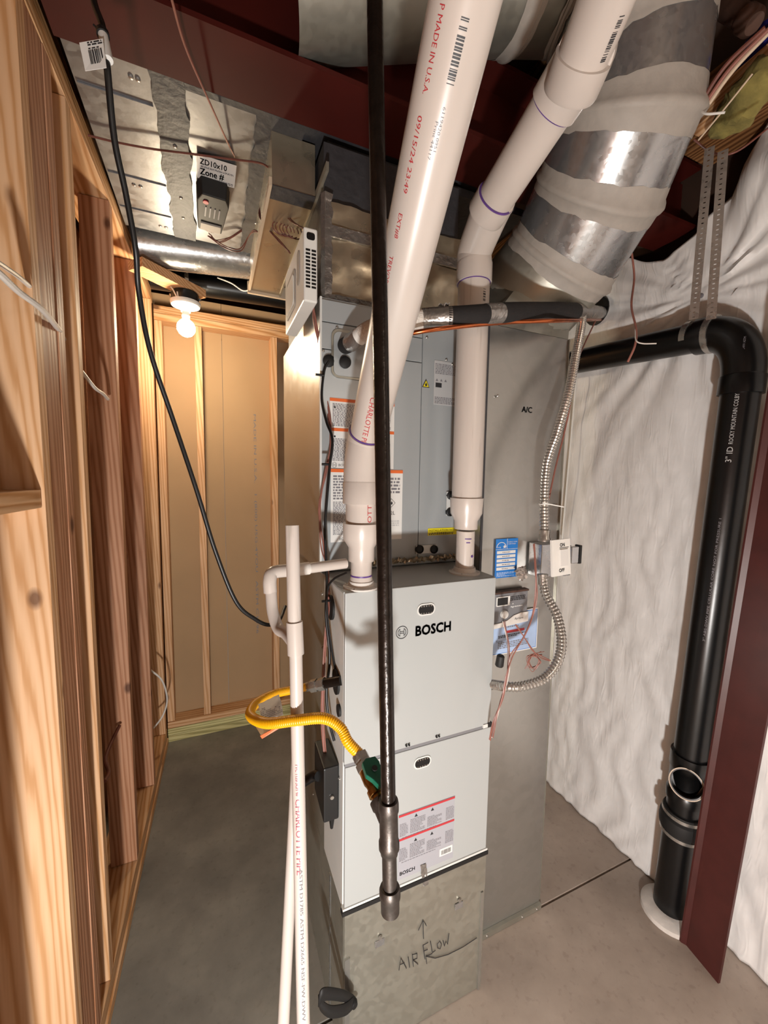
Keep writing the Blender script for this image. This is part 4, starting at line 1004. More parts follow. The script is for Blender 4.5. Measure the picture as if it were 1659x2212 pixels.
# ================================================================== ABS DRAIN STACK
ab = empty('drain_stack', (1.575,.86,0), 'black plastic waste stack with elbow at the right wall', 'pipe')
def stack():
    def la(name, prof, *a, **k): return lathe(name, [(h, q*1.16) for h, q in prof], *a, **k)
    r = .0516
    B = Vector((1.5620,0.8309,0.1315)); B.z = .0
    T = Vector((1.5620,0.7531,1.9848)); D = (T-B).normalized(); L = (T-B).length
    def on(h): return B+D*h
    def hh(px): return (Vector(px)-B).dot(D)
    hc = hh((1.5620,0.8110,0.3841))
    la('floor_riser', [(0,.0475),(hc,.0475)], B, D, 'abs', ab, 36)
    la('rubber_coupling', [(hc-.048,.0475),(hc-.048,.0535),(hc-.028,.0535),(hc-.022,.0590),(hc,.0610),(hc+.020,.0590),(hc+.026,.0535),(hc+.048,.0525),(hc+.048,.046)], B, D, 'rubber', ab, 40)
    for s in (-.040,.036): la('hose_clamp', [(hc+s-.006,.0535),(hc+s-.006,.0550),(hc+s+.006,.0550),(hc+s+.006,.0535)], B, D, 'steel', ab, 40)
    h1 = hc+.045; 
    la('cleanout_tee', [(h1,.046),(h1+.045,.046),(h1+.045,.0505),(h1+.075,.0510),(h1+.080,.048),(h1+.165,.048),(h1+.170,.0515),(h1+.225,.0515),(h1+.225,.0450)], B, D, 'abs', ab, 40)
    c = on(h1+.125); bdn = Vector((-.86,-.42,.30)).normalized()
    la('cleanout_branch', [(.0,.040),(.062,.040),(.066,.044),(.078,.044),(.078,.0385),(.040,.0375),(.040,.001)], c, bdn, 'abs', ab, 36, cap=False)
    la('cleanout_rim', [(.0782,.0440),(.0792,.0440),(.0792,.0415),(.0782,.0415)], c, bdn, 'pale', ab, 36, cap=False)
    K = on(L); E = Vector((1.5620,0.8122,2.1349)); 
    la('vertical_pipe', [(h1+.21,.0445),(L-.03,.0445)], B, D, 'abs', ab, 40)
    K2 = Vector((1.5620,1.4335,2.1767)); H = Vector((1.5620,0.8487,2.1256)); hd = (K2-H).normalized()
    la('elbow_socket', [(L-.075,.0455),(L-.075,.0515),(L-.02,.0515),(L-.015,.049)], B, D, 'abs', ab, 40)
    top = on(L-.02); q = H-hd*.02
    cr = Vector((q.x,0,0)); mid = Vector((1.5620,0.7496,2.0949))
    path = [top]; 
    for i in range(1,12):
        t = i/12; path.append(top*(1-t)**2+mid*2*t*(1-t)+(H)*t**2)
    path.append(H+hd*.01)
    tube('elbow', path, .0566, 'abs', ab, 40)
    la('elbow_socket', [(-.005,.049),(.0,.0512),(.045,.0512),(.045,.0445)], H, hd, 'abs', ab, 40)
    la('horizontal_pipe', [(0,.0445),((K2-H).length+.45,.0445)], H, hd, 'abs', ab, 40)
    # the printing on the pipe
    n = (Vector((0,0,1.63))-T); nn = (n.normalized()+Vector((-.45,0,0)))
    s0 = Vector((1.5620,0.7823,1.6924)); h0 = (s0-B).dot(D)
    textcyl('printed_lettering', '3" ID', on(h0), D, nn, r, .016, 'greyprint', ab, length=.050)
    textcyl('printed_lettering', 'ROCKY MOUNTAIN COLBY PIPE CO', on(h0+.058), D, nn, r, .0115, 'greyprint', ab, length=.205)
    textcyl('printed_lettering', 'CELLULAR CORE ABS DWV ASTM', on(h0+.275), D, nn, r, .006, 'inkgrey', ab, length=.11)
    textcyl('printed_lettering', '3" ABS-DWV PIPE CELLULAR CORE NOT FOR PRESSURE 1', on(h0-.60), D, nn, r, .0065, 'inkgrey', ab, length=.42)
    mb = MB(); k = 24
    la('floor_collar', [(.0,.083),(.016,.082),(.026,.066),(.028,.049)], (B.x-.004,B.y-.004,0.001), Z, 'putty', ab, 32)
stack()
def hanger(name, a, b, wdir, label):
    a, b = Vector(a), Vector(b); n = 34; w = Vector(wdir).normalized()*.0095; e = empty(name, a, label, 'strap', 'perforated straps holding the drain pipe')
    d = (b-a); V = []; F = []; nrm = d.cross(w).normalized()*.0005
    mb = MB(); L = d.length; step = L/n
    for i in range(n):
        p = a+d*(i/n); q = a+d*((i+1)/n); m = (p+q)/2; h = d.normalized()*step/2; ho = .24
        # square link with a diamond shaped hole through it
        o8 = [m-w-h, m+w-h, m+w+h, m-w+h]; i8 = [m-w*ho-h*ho, m+w*ho-h*ho, m+w*ho+h*ho, m-w*ho+h*ho]
        mb.add([x-nrm for x in o8]+[x-nrm for x in i8]+[x+nrm for x in o8]+[x+nrm for x in i8], [(0,1,5,4),(1,2,6,5),(2,3,7,6),(3,0,4,7),(9,8,12,13),(10,9,13,14),(11,10,14,15),(8,11,15,12)])
    mb.build('perforated_strap', 'brass' if False else 'steel', e); return e
h1_ = hanger('pipe_hanger_strap', (1.0812,0.6270,2.4066), (1.1050,0.6462,2.0303), (.5,-1,0), 'perforated metal strap, left of the two holding the black pipe')
h2_ = hanger('pipe_hanger_strap', (1.0740,0.5943,2.3747), (1.0988,0.6036,2.0148), (.5,-1,0), 'perforated metal strap, right of the two holding the black pipe')
def loop(e, c, d, r):
    c = Vector(c); d = Vector(d).normalized(); lathe('strap_loop', [(-.0095,r),(-.0095,r+.001),(.0095,r+.001),(.0095,r)], c, d, 'steel', e, 40)
loop(h1_, (1.5620,0.9180,2.1377), Vector((1.5620,1.4335,2.1767))-Vector((1.5620,0.8487,2.1256)), .0525)
loop(h2_, (1.5620,0.8473,2.1252), Vector((1.5620,1.4335,2.1767))-Vector((1.5620,0.8487,2.1256)), .0602)

# ================================================================== SWITCH BOX, LABELS AND CONTROLS ON THE RETURN DUCT
sb = empty('switch_box', (1.0036,1.0000,1.3758), 'galvanized switch box with white ON OFF cover plate', 'switch box')
q0, q1 = Vector((0.9787,1.0330,1.3073)), Vector((1.0670,1.0330,1.4176))
box('metal_box', (q0.x,.975,q0.z), (q1.x+.012,1.0335,q1.z), 'galvbright', sb, .002)
box('box_extension', (q1.x-.008,.955,q0.z+.004), (q1.x+.020,.9745,q1.z-.004), 'galvbright', sb, .002)
sa = Vector((0.8666,0.8256,1.3571)); sr = (Vector((0.9461,0.8353,1.3575))-sa); su = Vector((0.8688,0.8345,1.4594))-sa
R_, U_ = sr.normalized(), (su-sr.normalized()*su.dot(sr.normalized())).normalized()
cvp = quad('cover_plate', sa, R_, U_, sr.length, su.length, 'white', sb, .006)
quad('rocker', sa+R_*sr.length*.40+U_*su.length*.26, R_, U_, sr.length*.42, su.length*.46, 'paper', cvp, .003, .0062)
text('hand_lettering', 'ON', sa+R_*sr.length*.42+U_*su.length*.80, R_, U_, .010, 'ink', cvp, off=.0068, bold=.0003)
text('hand_lettering', 'OFF', sa+R_*sr.length*.34+U_*su.length*.10, R_, U_, .010, 'ink', cvp, off=.0068, bold=.0003)
quad('underline', sa+R_*sr.length*.40+U_*su.length*.76, R_, U_, sr.length*.5, .0012, 'ink', cvp, .0004, .0066)
gd = Vector((1.0021,0.8783,1.3731)); box('side_receptacle_cover', (gd.x,gd.y,gd.z), (gd.x+.03,gd.y+.015,gd.z+.052), 'galvbright', sb, .002)
box('side_receptacle_end', (gd.x+.0305,gd.y-.003,gd.z-.002), (gd.x+.040,gd.y+.018,gd.z+.056), 'black', sb, .002)
def conduit(name, pts, label, r=.0142):
    e = empty(name, pts[0], label, 'conduit'); ribbed('metal_hose', pts, r, 'flexsteel', e, pitch=.0095, depth=.0030, seg=16); return e
c1 = conduit('flexible_conduit', [Vector(p) for p in ((1.1774,1.0425,2.2720), (1.1148,0.9906,2.1353), (1.0525,0.9511,2.0144), (0.9971,0.9192,1.8899), (0.9490,0.9069,1.7751), (0.9101,0.9034,1.6779), (0.8926,0.8895,1.5691), (0.8801,0.8682,1.4631))], 'ribbed metal conduit running down into the switch box')
lathe('connector', [(0,.0155),(.02,.0155),(.024,.018),(.032,.018)], (0.8813,0.8707,1.4830), (0,0,-1), 'steel', c1, 16)
c2 = conduit('flexible_conduit', [Vector(p) for p in ((0.8625,0.8482,1.3466), (0.8650,0.8374,1.3020), (0.8799,0.8095,1.2485), (0.8824,0.7911,1.1816), (0.8705,0.7906,1.1236), (0.8427,0.8085,1.0719), (0.7955,0.8370,1.0451), (0.7599,0.8625,1.0380), (0.7580,0.9268,1.0129))], 'ribbed metal conduit looping from the switch box to the furnace')
lathe('connector', [(0,.015),(.006,.015),(.008,.0125),(.03,.0125)], (0.8604,0.8504,1.3597), (.0,-.1,-1), 'steel', c2, 16)
ct = empty('white_cable_tie', (0.8759,0.8740,1.5608), 'white nylon tie round the conduit above the switch box', 'cable tie')
lathe('tie_loop', [(-.0015,.0145),(-.0015,.0155),(.0015,.0155),(.0015,.0145)], (0.8911,0.8890,1.5569), Z, 'white', ct, 20)
MB().tube([(0.8647,0.8681,1.5627), (0.9123,0.8357,1.5524)], .0018, 8).build('tie_tail','white',ct)
RFy = 1.0335
es = empty('energy_label', (0.8848,1.0330,1.3680), 'blue and white energy label stuck on the return duct', 'sticker')
o, w, h = L2((0.8393,1.0335,1.3034), (0.9300,1.0335,1.4336))
quad('sticker', o, X, Z, w, h, 'bluelabel', es, .0006)
for k in range(5): quad('white_field', o+X*w*.06+Z*h*(.20+k*.105), X, Z, w*.84, h*.075, 'paper', es, .0004, .0008); lines('small_print', o+X*w*.3+Z*h*(.22+k*.105), X, Z, w*.35, h*.03, 1, 'inkgrey', es, off=.0014, seed=k)
lines('small_print', o+X*w*.08+Z*h*.03, X, Z, w*.8, h*.12, 4, 'skyblue', es, seed=5)
quad('divider', o+Z*h*.73, X, Z, w, h*.008, 'paper', es, .0004, .0008); quad('divider', o+X*w*.50+Z*h*.73, X, Z, w*.012, h*.27, 'paper', es, .0004, .0008)
def arc():
    V = []; c = o+X*w*.25+Z*h*.78; n = 20
    for i in range(n+1):
        a = PI*i/n; V += [c+X*math.cos(a)*w*.22+Z*math.sin(a)*h*.14-Y*.0012, c+X*math.cos(a)*w*.195+Z*math.sin(a)*h*.125-Y*.0012]
    obj('emblem_arc', V, [(2*i,2*i+1,2*i+3,2*i+2) for i in range(n)], 'paper', es)
    st = []
    for i in range(10):
        a = PI/2+PI*i/5; rr = (w*.08 if i%2 == 0 else w*.035); st.append((math.cos(a)*rr, math.sin(a)*rr))
    prism('star_emblem', st, c+X*w*.14+Z*h*.02-Y*.001, X, Z, .0004, 'paper', es)
    text('script_lettering', 'energy', c-X*w*.21-Z*h*.0, X, Z, h*.035, 'paper', es, off=.0012)
arc()
text('lettering', 'ENERGY STAR', o+X*w*.54+Z*h*.90, X, Z, h*.028, 'paper', es, width=w*.42, off=.0012); text('lettering', 'CERTIFIED', o+X*w*.54+Z*h*.85, X, Z, h*.028, 'paper', es, width=w*.36, off=.0012)
text('marker_lettering', 'A/C', (0.9265,1.0385,1.8461), X, Z, .019, 'ink', rt, bold=.0003, off=.001)
# humidity control panel
hp = empty('humidistat_panel', (0.9043,1.0200,1.1910), 'grey humidity control panel with knob and small display', 'control panel')
def humid():
    o, w, h = L2((0.8170,1.0150,1.1540), (0.9670,1.0150,1.2569)); o = Vector(o)
    box('panel_body', (o.x,o.y,o.z), (o.x+w,1.0335,o.z+h), 'greypanel', hp, .003)
    box('panel_lid', (o.x,o.y-.004,o.z+h), (o.x+w,1.0335,o.z+h+.006), 'rust', hp)
    quad('display_frame', o+X*w*.12+Z*h*.60, X, Z, w*.36, h*.30, 'white', hp, .003)
    quad('display', o+X*w*.14+Z*h*.63, X, Z, w*.28, h*.24, 'black', hp, .0006, .0032)
    lathe('knob', [(0,.014),(.008,.013),(.010,.010)], o+X*w*.34+Z*h*.32, (0,-1,0), 'white', hp, 28)
    V = [(0,-.02*1),(w*.30,0),(w*.55,h*.20),(w*1.0,h*.34),(w*1.02,-.006),(w*.3,-.016)]
    prism('pale_cover', [(0,-.012),(w*1.01,-.002),(w*1.01,h*.30),(w*.80,h*.30),(w*.60,h*.24),(w*.42,h*.10),(w*.22,h*.05),(0,h*.04)], o-Y*.0005, X, Z, .004, 'putty', hp)
    text('script_lettering', 'Aprilaire', o+X*w*.62+Z*h*.10, X, Z, h*.075, 'ink', hp, width=w*.24, off=.005)
    lines('small_print', o+X*w*.50+Z*h*.72, X, Z, w*.42, h*.16, 3, 'ink', hp, seed=4); lines('small_print', o+X*w*.52+Z*h*.50, X, Z, w*.4, h*.05, 1, 'paper', hp, seed=6)
    for z in (.62,.50): lathe('indicator_light', [(0,.002),(.001,.002)], o+X*w*.58+Z*h*z, (0,-1,0), 'paper', hp, 10)
humid()
ce = empty('framed_certificate', (0.9275,1.0300,1.1043), 'pale blue certificate sheet taped below the humidity panel', 'paper')
def cert():
    o, w, h = L2((0.8323,1.0325,1.0396), (1.0333,1.0325,1.1845)); o = Vector(o); w = w
    quad('sheet', o, X, Z, w, h, 'paper', ce, .0006); quad('border', o+X*.004+Z*.004, X, Z, w-.008, h-.008, 'bluelabel', ce, .0004, .0006); quad('inner_sheet', o+X*.006+Z*.006, X, Z, w-.012, h-.012, 'skyblue', ce, .0004, .0010)
    quad('red_lettering_bar', o+X*w*.30+Z*h*.50, X, Z, w*.40, h*.06, 'redprint', ce, .0003, .0016)
    lines('small_print', o+X*w*.15+Z*h*.40, X, Z, w*.6, h*.07, 2, 'ink', ce, off=.0018, seed=3); lines('small_print', o+X*w*.15+Z*h*.14, X, Z, w*.65, h*.16, 4, 'inkgrey', ce, off=.0018, seed=5)
    lines('small_print', o+X*w*.25+Z*h*.62, X, Z, w*.4, h*.05, 1, 'inkgrey', ce, off=.0018, seed=6)
    text('hand_lettering', 'Terry', o+X*w*.10+Z*h*.30, X, Z, .009, 'ink', ce, off=.0018)
cert()
# ================================================================== CORDS AND WIRES
def wire(name, pts, r, mat, label, cat='wire', group=None, seg=8, curve=8, t=None):
    P = [Vector(p) for p in pts]; v, f = tube_geo(catmull(P, curve), r, seg, True)
    o = obj(name, v, f, mat, None, smooth=True); tag(o, label, cat, group); return o
pc = empty('power_cord', (-0.1357,0.7953,2.2544), 'thick black power cord hanging from the ceiling with a white barcode tag', 'cord')
CP = [Vector((-0.1688,0.8710,2.4392))+Vector((-.02,.10,.30))]+[Vector(p) for p in ((-0.1688,0.8710,2.4392), (-0.1452,0.8176,2.3298), (-0.1382,0.7971,2.2615), (-0.1384,0.8331,2.1803), (-0.1301,0.8671,2.1169), (-0.1231,0.9007,2.0423), (-0.1257,0.9398,1.9835), (-0.1129,0.9679,1.8787), (-0.0774,1.0054,1.7451), (-0.0352,1.0162,1.5916), (0.0012,1.0303,1.4463), (0.0466,1.0417,1.3122), (0.0942,1.0594,1.2546), (0.1321,1.0841,1.2257), (0.1638,1.1246,1.2204), (0.1915,1.1908,1.2370))]
tube('cord', CP, .0050, 'black', pc, 14, curve=10)
def cordtag():
    c = Vector((-0.1377,0.7988,2.2816)); a = Vector((-0.1442,0.8103,2.3149)); b = Vector((-0.1354,0.7930,2.2656))
    tube('tag_sleeve', [a,b], .0068, 'paper', pc, 16)
    p = [Vector(q) for q in ((-0.1714,0.7907,2.2738), (-0.1409,0.7902,2.2914), (-0.1360,0.7803,2.2440), (-0.1640,0.7835,2.2316))]
    R = (p[1]-p[0]); U = (p[0]-p[3]); n = R.cross(U).normalized()
    MB().hexa([q for q in (p[3],p[2],p[1],p[0])]+[q-n*.0006 for q in (p[3],p[2],p[1],p[0])]).build('paper_tag','paper',pc)
    o = p[3]+R*.30+U*.15+n*.0004; bars('barcode', o, R, U, .020, .022, 'ink', pc, .0012, 4)
    lines('small_print', p[3]+R*.32+U*.80, R, U, .024, .007, 2, 'ink', pc, seed=2); lines('small_print', p[3]+R*.32+U*.68, R, U, .016, .003, 1, 'ink', pc, seed=4)
    lathe('cord_tie', [(-.004,.0075),(-.004,.009),(.004,.009),(.004,.0075)], a, b-a, 'black', pc, 14)
    tube('tie_tail', [a, a+Vector((-.012,0,.008))], .0015, 'black', pc, 6)
cordtag()
# lamp
lb = empty('bulb_fixture', (-0.0914,1.9863,2.3429), 'lit bare bulb in a white porcelain holder on a black round box', 'lamp')
def bulbfix():
    K = 1.18; c = Vector((-0.1027,2.1871,2.3363))
    def la(name, prof, *a, **k): return lathe(name, [(h*K, r*K) for h, r in prof], *a, **k)
    b = c.copy()
    la('junction_box', [(.088,.042),(.088,.050),(.118,.050),(.124,.046)], b, Z, 'black', lb, 28)
    la('lamp_holder', [(.050,.018),(.060,.020),(.068,.026),(.072,.052),(.080,.056),(.087,.056)], b, Z, 'white', lb, 36)
    la('bulb_neck', [(.012,.015),(.030,.014),(.032,.0155),(.036,.0155),(.040,.014),(.052,.014)], b, Z, 'white', lb, 24)
    prof = []
    for i in range(13):
        a = PI*i/12; prof.append((-.008-.034*math.cos(a)-.004, .034*math.sin(a)+.0002))
    la('bulb', prof, b, Z, 'bulb', lb, 28)
    for s in (-1,1): lathe('mounting_screw', [(0,.006),(.012,.006)], b+Vector((s*.062,0,.130)), (0,0,-1), 'steel', lb, 10)
    box('pull_slot', (b.x+.018,b.y-.042,b.z+.0845), (b.x+.036,b.y-.036,b.z+.088), 'black', lb)
    l = lamp('bulb_light', 'POINT', (b.x,b.y,b.z-.075), 13, (1,.82,.56), .038); return b
BC = bulbfix()
lbrd = MB()
a_, b_ = Vector((-0.2680,2.0074,2.4000)), Vector((-0.0130,2.2180,2.4000))
def fixture_board():
    c = Vector((BC.x,BC.y,BC.z+.1475)); d = Vector((.74,.67,0)).normalized(); n = Vector((-d.y,d.x,0)); A = c-d*.24; B = c+d*.08
    while A.x < lx(A.y)+.004: A += d*.01
    z = c.z
    MB().hexa([A-n*.045+Z*z-Z*A.z, B-n*.045+Z*z-Z*B.z, B+n*.045+Z*z-Z*B.z, A+n*.045+Z*z-Z*A.z]+[p+Z*(z+.038)-Z*p.z for p in (A-n*.045,B-n*.045,B+n*.045,A+n*.045)]).build('fixture_board','woodx')
    o = bpy.data.objects['fixture_board']; tag(o, 'short lumber board that carries the bulb holder', 'board')
fixture_board()
wire('white_lamp_cable', [Vector((-0.2858,2.2444,2.5699)), Vector((-0.2261,2.1946,2.5459)), Vector((-0.1615,2.1504,2.4869)), Vector((-0.1315,2.1321,2.4303)), Vector((BC.x-.03,BC.y-.052,BC.z+.125))], .0035, 'wire_white', 'white cable bending down into the black lamp box', 'cable')
wire('white_lamp_cable', [Vector((0.0410,2.2043,2.5871)), Vector((0.1029,2.1752,2.5610)), Vector((0.1542,2.1499,2.5258)), Vector((0.1930,2.1001,2.5216)), Vector((0.2217,2.0663,2.5259))], .003, 'wire_white', 'short white cable drooping under the round branch duct', 'cable')
# cables in the stud wall
wire('cable_through_studs', [Vector((-0.3239,0.8475,1.9576)), Vector((-0.3171,0.8880,1.9547)), Vector((-0.3158,0.9528,1.9531)), Vector((-0.3090,1.0374,1.9545)), Vector((-0.3219,1.1744,1.9591)), Vector((-0.3512,1.3306,1.9755)), Vector((-0.3569,1.4109,1.9911))], .0058, 'wire_white', 'thick white house cable, lowest of the pair crossing the near studs', 'cable')
wire('cable_through_studs', [Vector((-0.3236,0.8484,1.9683)), Vector((-0.3263,0.9164,1.9819)), Vector((-0.3288,1.0062,1.9957)), Vector((-0.3316,1.1174,2.0037)), Vector((-0.3385,1.2198,2.0158)), Vector((-0.3553,1.3037,2.0185))], .0045, 'wire_white', 'thinner white house cable, upper one crossing the near studs', 'cable')
wire('stud_bay_cable', [Vector((-0.3334,1.3933,1.9125)), Vector((-0.3265,1.4972,1.8876)), Vector((-0.3247,1.5837,1.8868)), Vector((-0.3289,1.6726,1.8837))], .005, 'wire_white', 'white cable end in the stud bay at shoulder height', 'cable')
wire('stud_bay_cable', [Vector((-0.3404,1.4490,0.6428)), Vector((-0.3403,1.5029,0.6352)), Vector((-0.3572,1.5449,0.6566)), Vector((-0.3536,1.6103,0.6714)), Vector((-0.3433,1.6943,0.6821))], .006, 'wire_brown', 'brown cable curling low between two studs', 'cable')
wire('stud_bay_cable', [Vector((-0.3165,2.2780,0.6236)), Vector((-0.2694,2.3047,0.5441)), Vector((-0.2527,2.3402,0.4193)), Vector((-0.2752,2.3414,0.3319)), Vector((-0.3173,2.3009,0.2909))], .0045, 'wire_white', 'white cable bowing out of the stud wall near the back corner', 'cable')
# thermostat wires
wire('control_wire', [Vector((-0.0539,0.8930,2.4982)), Vector((-0.0352,1.0307,2.5375)), Vector((0.0091,1.1783,2.5656)), Vector((0.0717,1.3733,2.6011)), Vector((0.1389,1.5437,2.6281)), Vector((0.1840,1.6538,2.6114))], .0026, 'wire_pink', 'pink copper control wire slanting from the ceiling past the dark sealant', seg=8)
wire('control_wire', [Vector((-0.3065,1.4619,2.5850)), Vector((-0.2390,1.4574,2.5850)), Vector((-0.1431,1.4383,2.5830)), Vector((-0.0435,1.4149,2.5850)), Vector((0.0720,1.3859,2.5850)), Vector((0.1486,1.3445,2.5700)), Vector((0.1800,1.3257,2.5500))], .0030, 'wire_brown', 'brown control wire strung level across the wide rectangular duct')
def bundle(name, pts, n, spread, r, mat, label, cat='wire bundle', seed=1):
    e = empty(name, pts[0], label, cat); rnd = random.Random(seed)
    for k in range(n):
        P = [Vector(p)+Vector((rnd.uniform(-1,1),rnd.uniform(-1,1),rnd.uniform(-1,1)))*spread for p in pts]; tube('wire', P, r, mat if isinstance(mat,str) else mat[k%len(mat)], e, 7, curve=7)
    return e
bundle('zone_wires', [(0.0066,1.8371,2.5905), (0.0373,1.8443,2.5750), (0.0883,1.8009,2.5789), (0.1387,1.7603,2.6080), (0.1828,1.6757,2.6068)], 3, .006, .002, 'wire_brown', 'thin brown wires from the damper motor to the trunk duct edge', seed=2)
bundle('zone_wires', [(0.0030,1.8377,2.5812), (0.0704,1.8045,2.5361), (0.1214,1.7818,2.5277), (0.1436,1.7202,2.5538), (0.1602,1.6577,2.5451), (0.1799,1.6251,2.5213)], 2, .004, .002, 'wire_brown', 'thin brown wires drooping lowest under the damper motor', seed=5)
bundle('plenum_wires', [(0.2168,1.5974,2.7385), (0.1907,1.5649,2.6249), (0.1717,1.5433,2.5427), (0.1861,1.4982,2.4791), (0.2151,1.4353,2.4088), (0.2441,1.3845,2.3497)], 4, .005, .0022, 'wire_brown', 'brown wires running down the trunk duct edge into the white box', seed=6)
bundle('plenum_wires', [(0.2116,1.5615,2.6827), (0.2230,1.4800,2.5678), (0.2428,1.3732,2.4540), (0.2633,1.2925,2.3877), (0.2724,1.2182,2.3374)], 3, .004, .0020, 'wire_brown', 'brown wires slanting to the top of the white box', seed=7)
def coil_wires():
    e = empty('coiled_wires', (0.2388,1.3944,2.4292), 'coil of spare brown wire behind the white box', 'wire bundle'); rnd = random.Random(3)
    for k in range(5):
        c = Vector((0.2424,1.4155,2.4385))+X*(k-2)*.012; R = .026+rnd.uniform(-.004,.004)
        tube('wire_loop', [c+Vector((math.cos(a)*R,0.2*math.cos(a)*R,math.sin(a)*R*.8)) for a in [2*PI*i/18 for i in range(17)]], .0018, 'wire_brown', e, 6)
coil_wires()
cab_wires = bundle('side_wires', [(0.2710,1.1548,2.1254), (0.2722,1.1487,2.0672), (0.2872,1.1560,1.9829), (0.3013,1.1522,1.8932), (0.3101,1.1285,1.7989), (0.3066,1.1004,1.7183), (0.2906,1.0997,1.6403), (0.2765,1.0958,1.5366), (0.2791,1.0847,1.4330), (0.2859,1.0649,1.3708), (0.2838,1.0466,1.2842), (0.2758,1.0402,1.1823), (0.2666,1.0344,1.0805), (0.2627,1.0238,0.9533), (0.2676,1.0119,0.8517)], 3, .005, .0020, 'wire_pink', 'pink wires tied together down the left edge of the coil cabinet', seed=8)
bw = empty('sensor_cord', (0.3047,1.1200,1.9440), 'thin black cord zip-tied down the left edge of the cabinets', 'cord')
tube('cord', [(0.3060,1.1250,1.9518), (0.2930,1.1258,1.9226), (0.2854,1.1218,1.8474), (0.2960,1.1111,1.7828), (0.3049,1.0803,1.7295), (0.2963,1.0767,1.6530), (0.2873,1.0719,1.5639), (0.2810,1.0673,1.4875), (0.2818,1.0596,1.4113), (0.2799,1.0424,1.3377), (0.2758,1.0357,1.2494), (0.2827,1.0219,1.1362), (0.2724,1.0166,1.0352), (0.2789,1.0065,0.9597), (0.2869,0.9880,0.9161)], .0038, 'black', bw, 10, curve=8)
tube('cord', [(0.3083,0.9583,1.3843), (0.2879,0.9976,1.3608), (0.2768,1.0210,1.3282), (0.2758,1.0263,1.2654), (0.2852,1.0127,1.1657), (0.2946,0.9905,1.0898)], .003, 'black', bw, 8, curve=8)
for p in ((0.2807,1.1189,1.9095), (0.2894,1.0805,1.6618), (0.2764,1.0287,1.2929)):
    p = Vector(p); tube('zip_tie', [p-X*.014, p+X*.010], .0035, 'black', bw, 8)
hb = empty('junction_cover', (0.2850,0.9895,0.8288), 'tall black plastic cover box on the furnace left side', 'junction box')
def jbox():
    c = Vector((0.2920,1.0184,0.8017)); ya, yb = c.y-.060, c.y+.045; za_, zb = c.z-.09, c.z+.075
    MB().hexa([(.250,ya,za_),(.2925,ya,za_),(.2925,yb,za_+.02),(.250,yb,za_+.02),(.250,ya,zb-.012),(.2925,ya,zb-.012),(.2925,yb,zb),(.250,yb,zb)]).build('cover','black',hb,bevel=.004)
    lathe('cover_screw', [(0,.006),(.004,.005)], (.272,ya-.001,c.z-.02), (0,-1,0), 'steel', hb, 12)
    lathe('bottom_plug', [(0,.008),(.03,.004)], (.275,ya+.01,za_+.001), (0,0,-1), 'black', hb, 12)
    tube('conduit', [(.252,c.y,c.z), (0.2452,1.0376,0.7918), (0.2149,1.0487,0.7719)], .013, 'black', hb, 16, curve=5)
jbox()
bundle('furnace_side_wires', [(0.8267,0.8515,1.4483), (0.8202,0.8367,1.3794), (0.8199,0.8301,1.3088), (0.8140,0.8370,1.2410), (0.7913,0.8413,1.1850), (0.7603,0.8496,1.1327), (0.7472,0.8500,1.0781), (0.7339,0.8494,1.0132), (0.7122,0.8525,0.9481), (0.7141,0.8673,0.8831)], 3, .003, .0017, 'wire_pink', 'pink wires hanging past the certificate down beside the furnace', seed=12)
bundle('furnace_side_wires', [(0.7510,0.8732,1.2233), (0.7560,0.8661,1.1712), (0.7607,0.8584,1.1125), (0.7510,0.8565,1.0496), (0.7315,0.8584,0.9814), (0.7105,0.8598,0.9027)], 3, .005, .0014, ['wire_pink','wire_white','wire_brown'], 'frayed wires hanging below the humidity panel knob', seed=13)
bundle('furnace_side_wires', [(0.7741,0.8522,1.2209), (0.7937,0.8403,1.1850), (0.8145,0.8281,1.1504), (0.8356,0.8174,1.1339), (0.8617,0.8051,1.1214)], 2, .003, .0015, 'wire_pink', 'pink wires crossing the certificate to the metal hose', seed=14)
bundle('tangled_wire_ends', [(0.8027,0.8392,1.1001), (0.8142,0.8270,1.1375), (0.8317,0.8176,1.1183), (0.8206,0.8309,1.0939), (0.8021,0.8315,1.1308), (0.8406,0.8161,1.1418)], 5, .006, .0009, 'wire_pink', 'tangle of bare copper ends right of the certificate', seed=15)
def crumpledball(c):
    c = Vector(c); V = []; n = 14
    for i in range(n+1):
        for j in range(n):
            a, b = PI*i/n, 2*PI*j/n; d = Vector((math.sin(a)*math.cos(b),math.sin(a)*math.sin(b)*.5,math.cos(a))); V.append(c+d*(.022+.010*noise.noise(d*3.2)+.006*noise.noise(d*8)))
    o = obj('crumpled_wrap', V, [(i*n+j,i*n+(j+1)%n,(i+1)*n+(j+1)%n,(i+1)*n+j) for i in range(n) for j in range(n)], 'ctag'); tag(o, 'crumpled clear plastic wrap under the switch box', 'plastic wrap')
crumpledball((0.9292,1.0080,1.3203))
bp = empty('black_wire_cap', (0.7302,0.8616,1.1232), 'dark grey plug hanging right of the furnace under the certificate', 'plug')
lathe('plug_body', [(0,.009),(.004,.012),(.03,.011),(.034,.007)], (0.7274,0.8609,1.1037), (.15,0,1), 'rubber', bp, 12)
wire('right_wall_wire', [Vector((1.2709,0.9459,2.3662)), Vector((1.2762,0.9362,2.2881)), Vector((1.2173,0.8960,2.1760)), Vector((1.1799,0.8487,2.0850)), Vector((1.1567,0.8315,2.0296)), Vector((1.1548,0.8498,1.9847))], .0032, 'wire_pink', 'pink wire dangling in front of the black drain pipe')
wire('right_wall_wire', [Vector((1.1773,0.8495,2.0822)), Vector((1.1497,0.8245,2.0398)), Vector((1.1570,0.8093,2.0272)), Vector((1.1839,0.7866,2.0243))], .0018, 'wire_white', 'short bare wire end pointing right at the drain pipe')
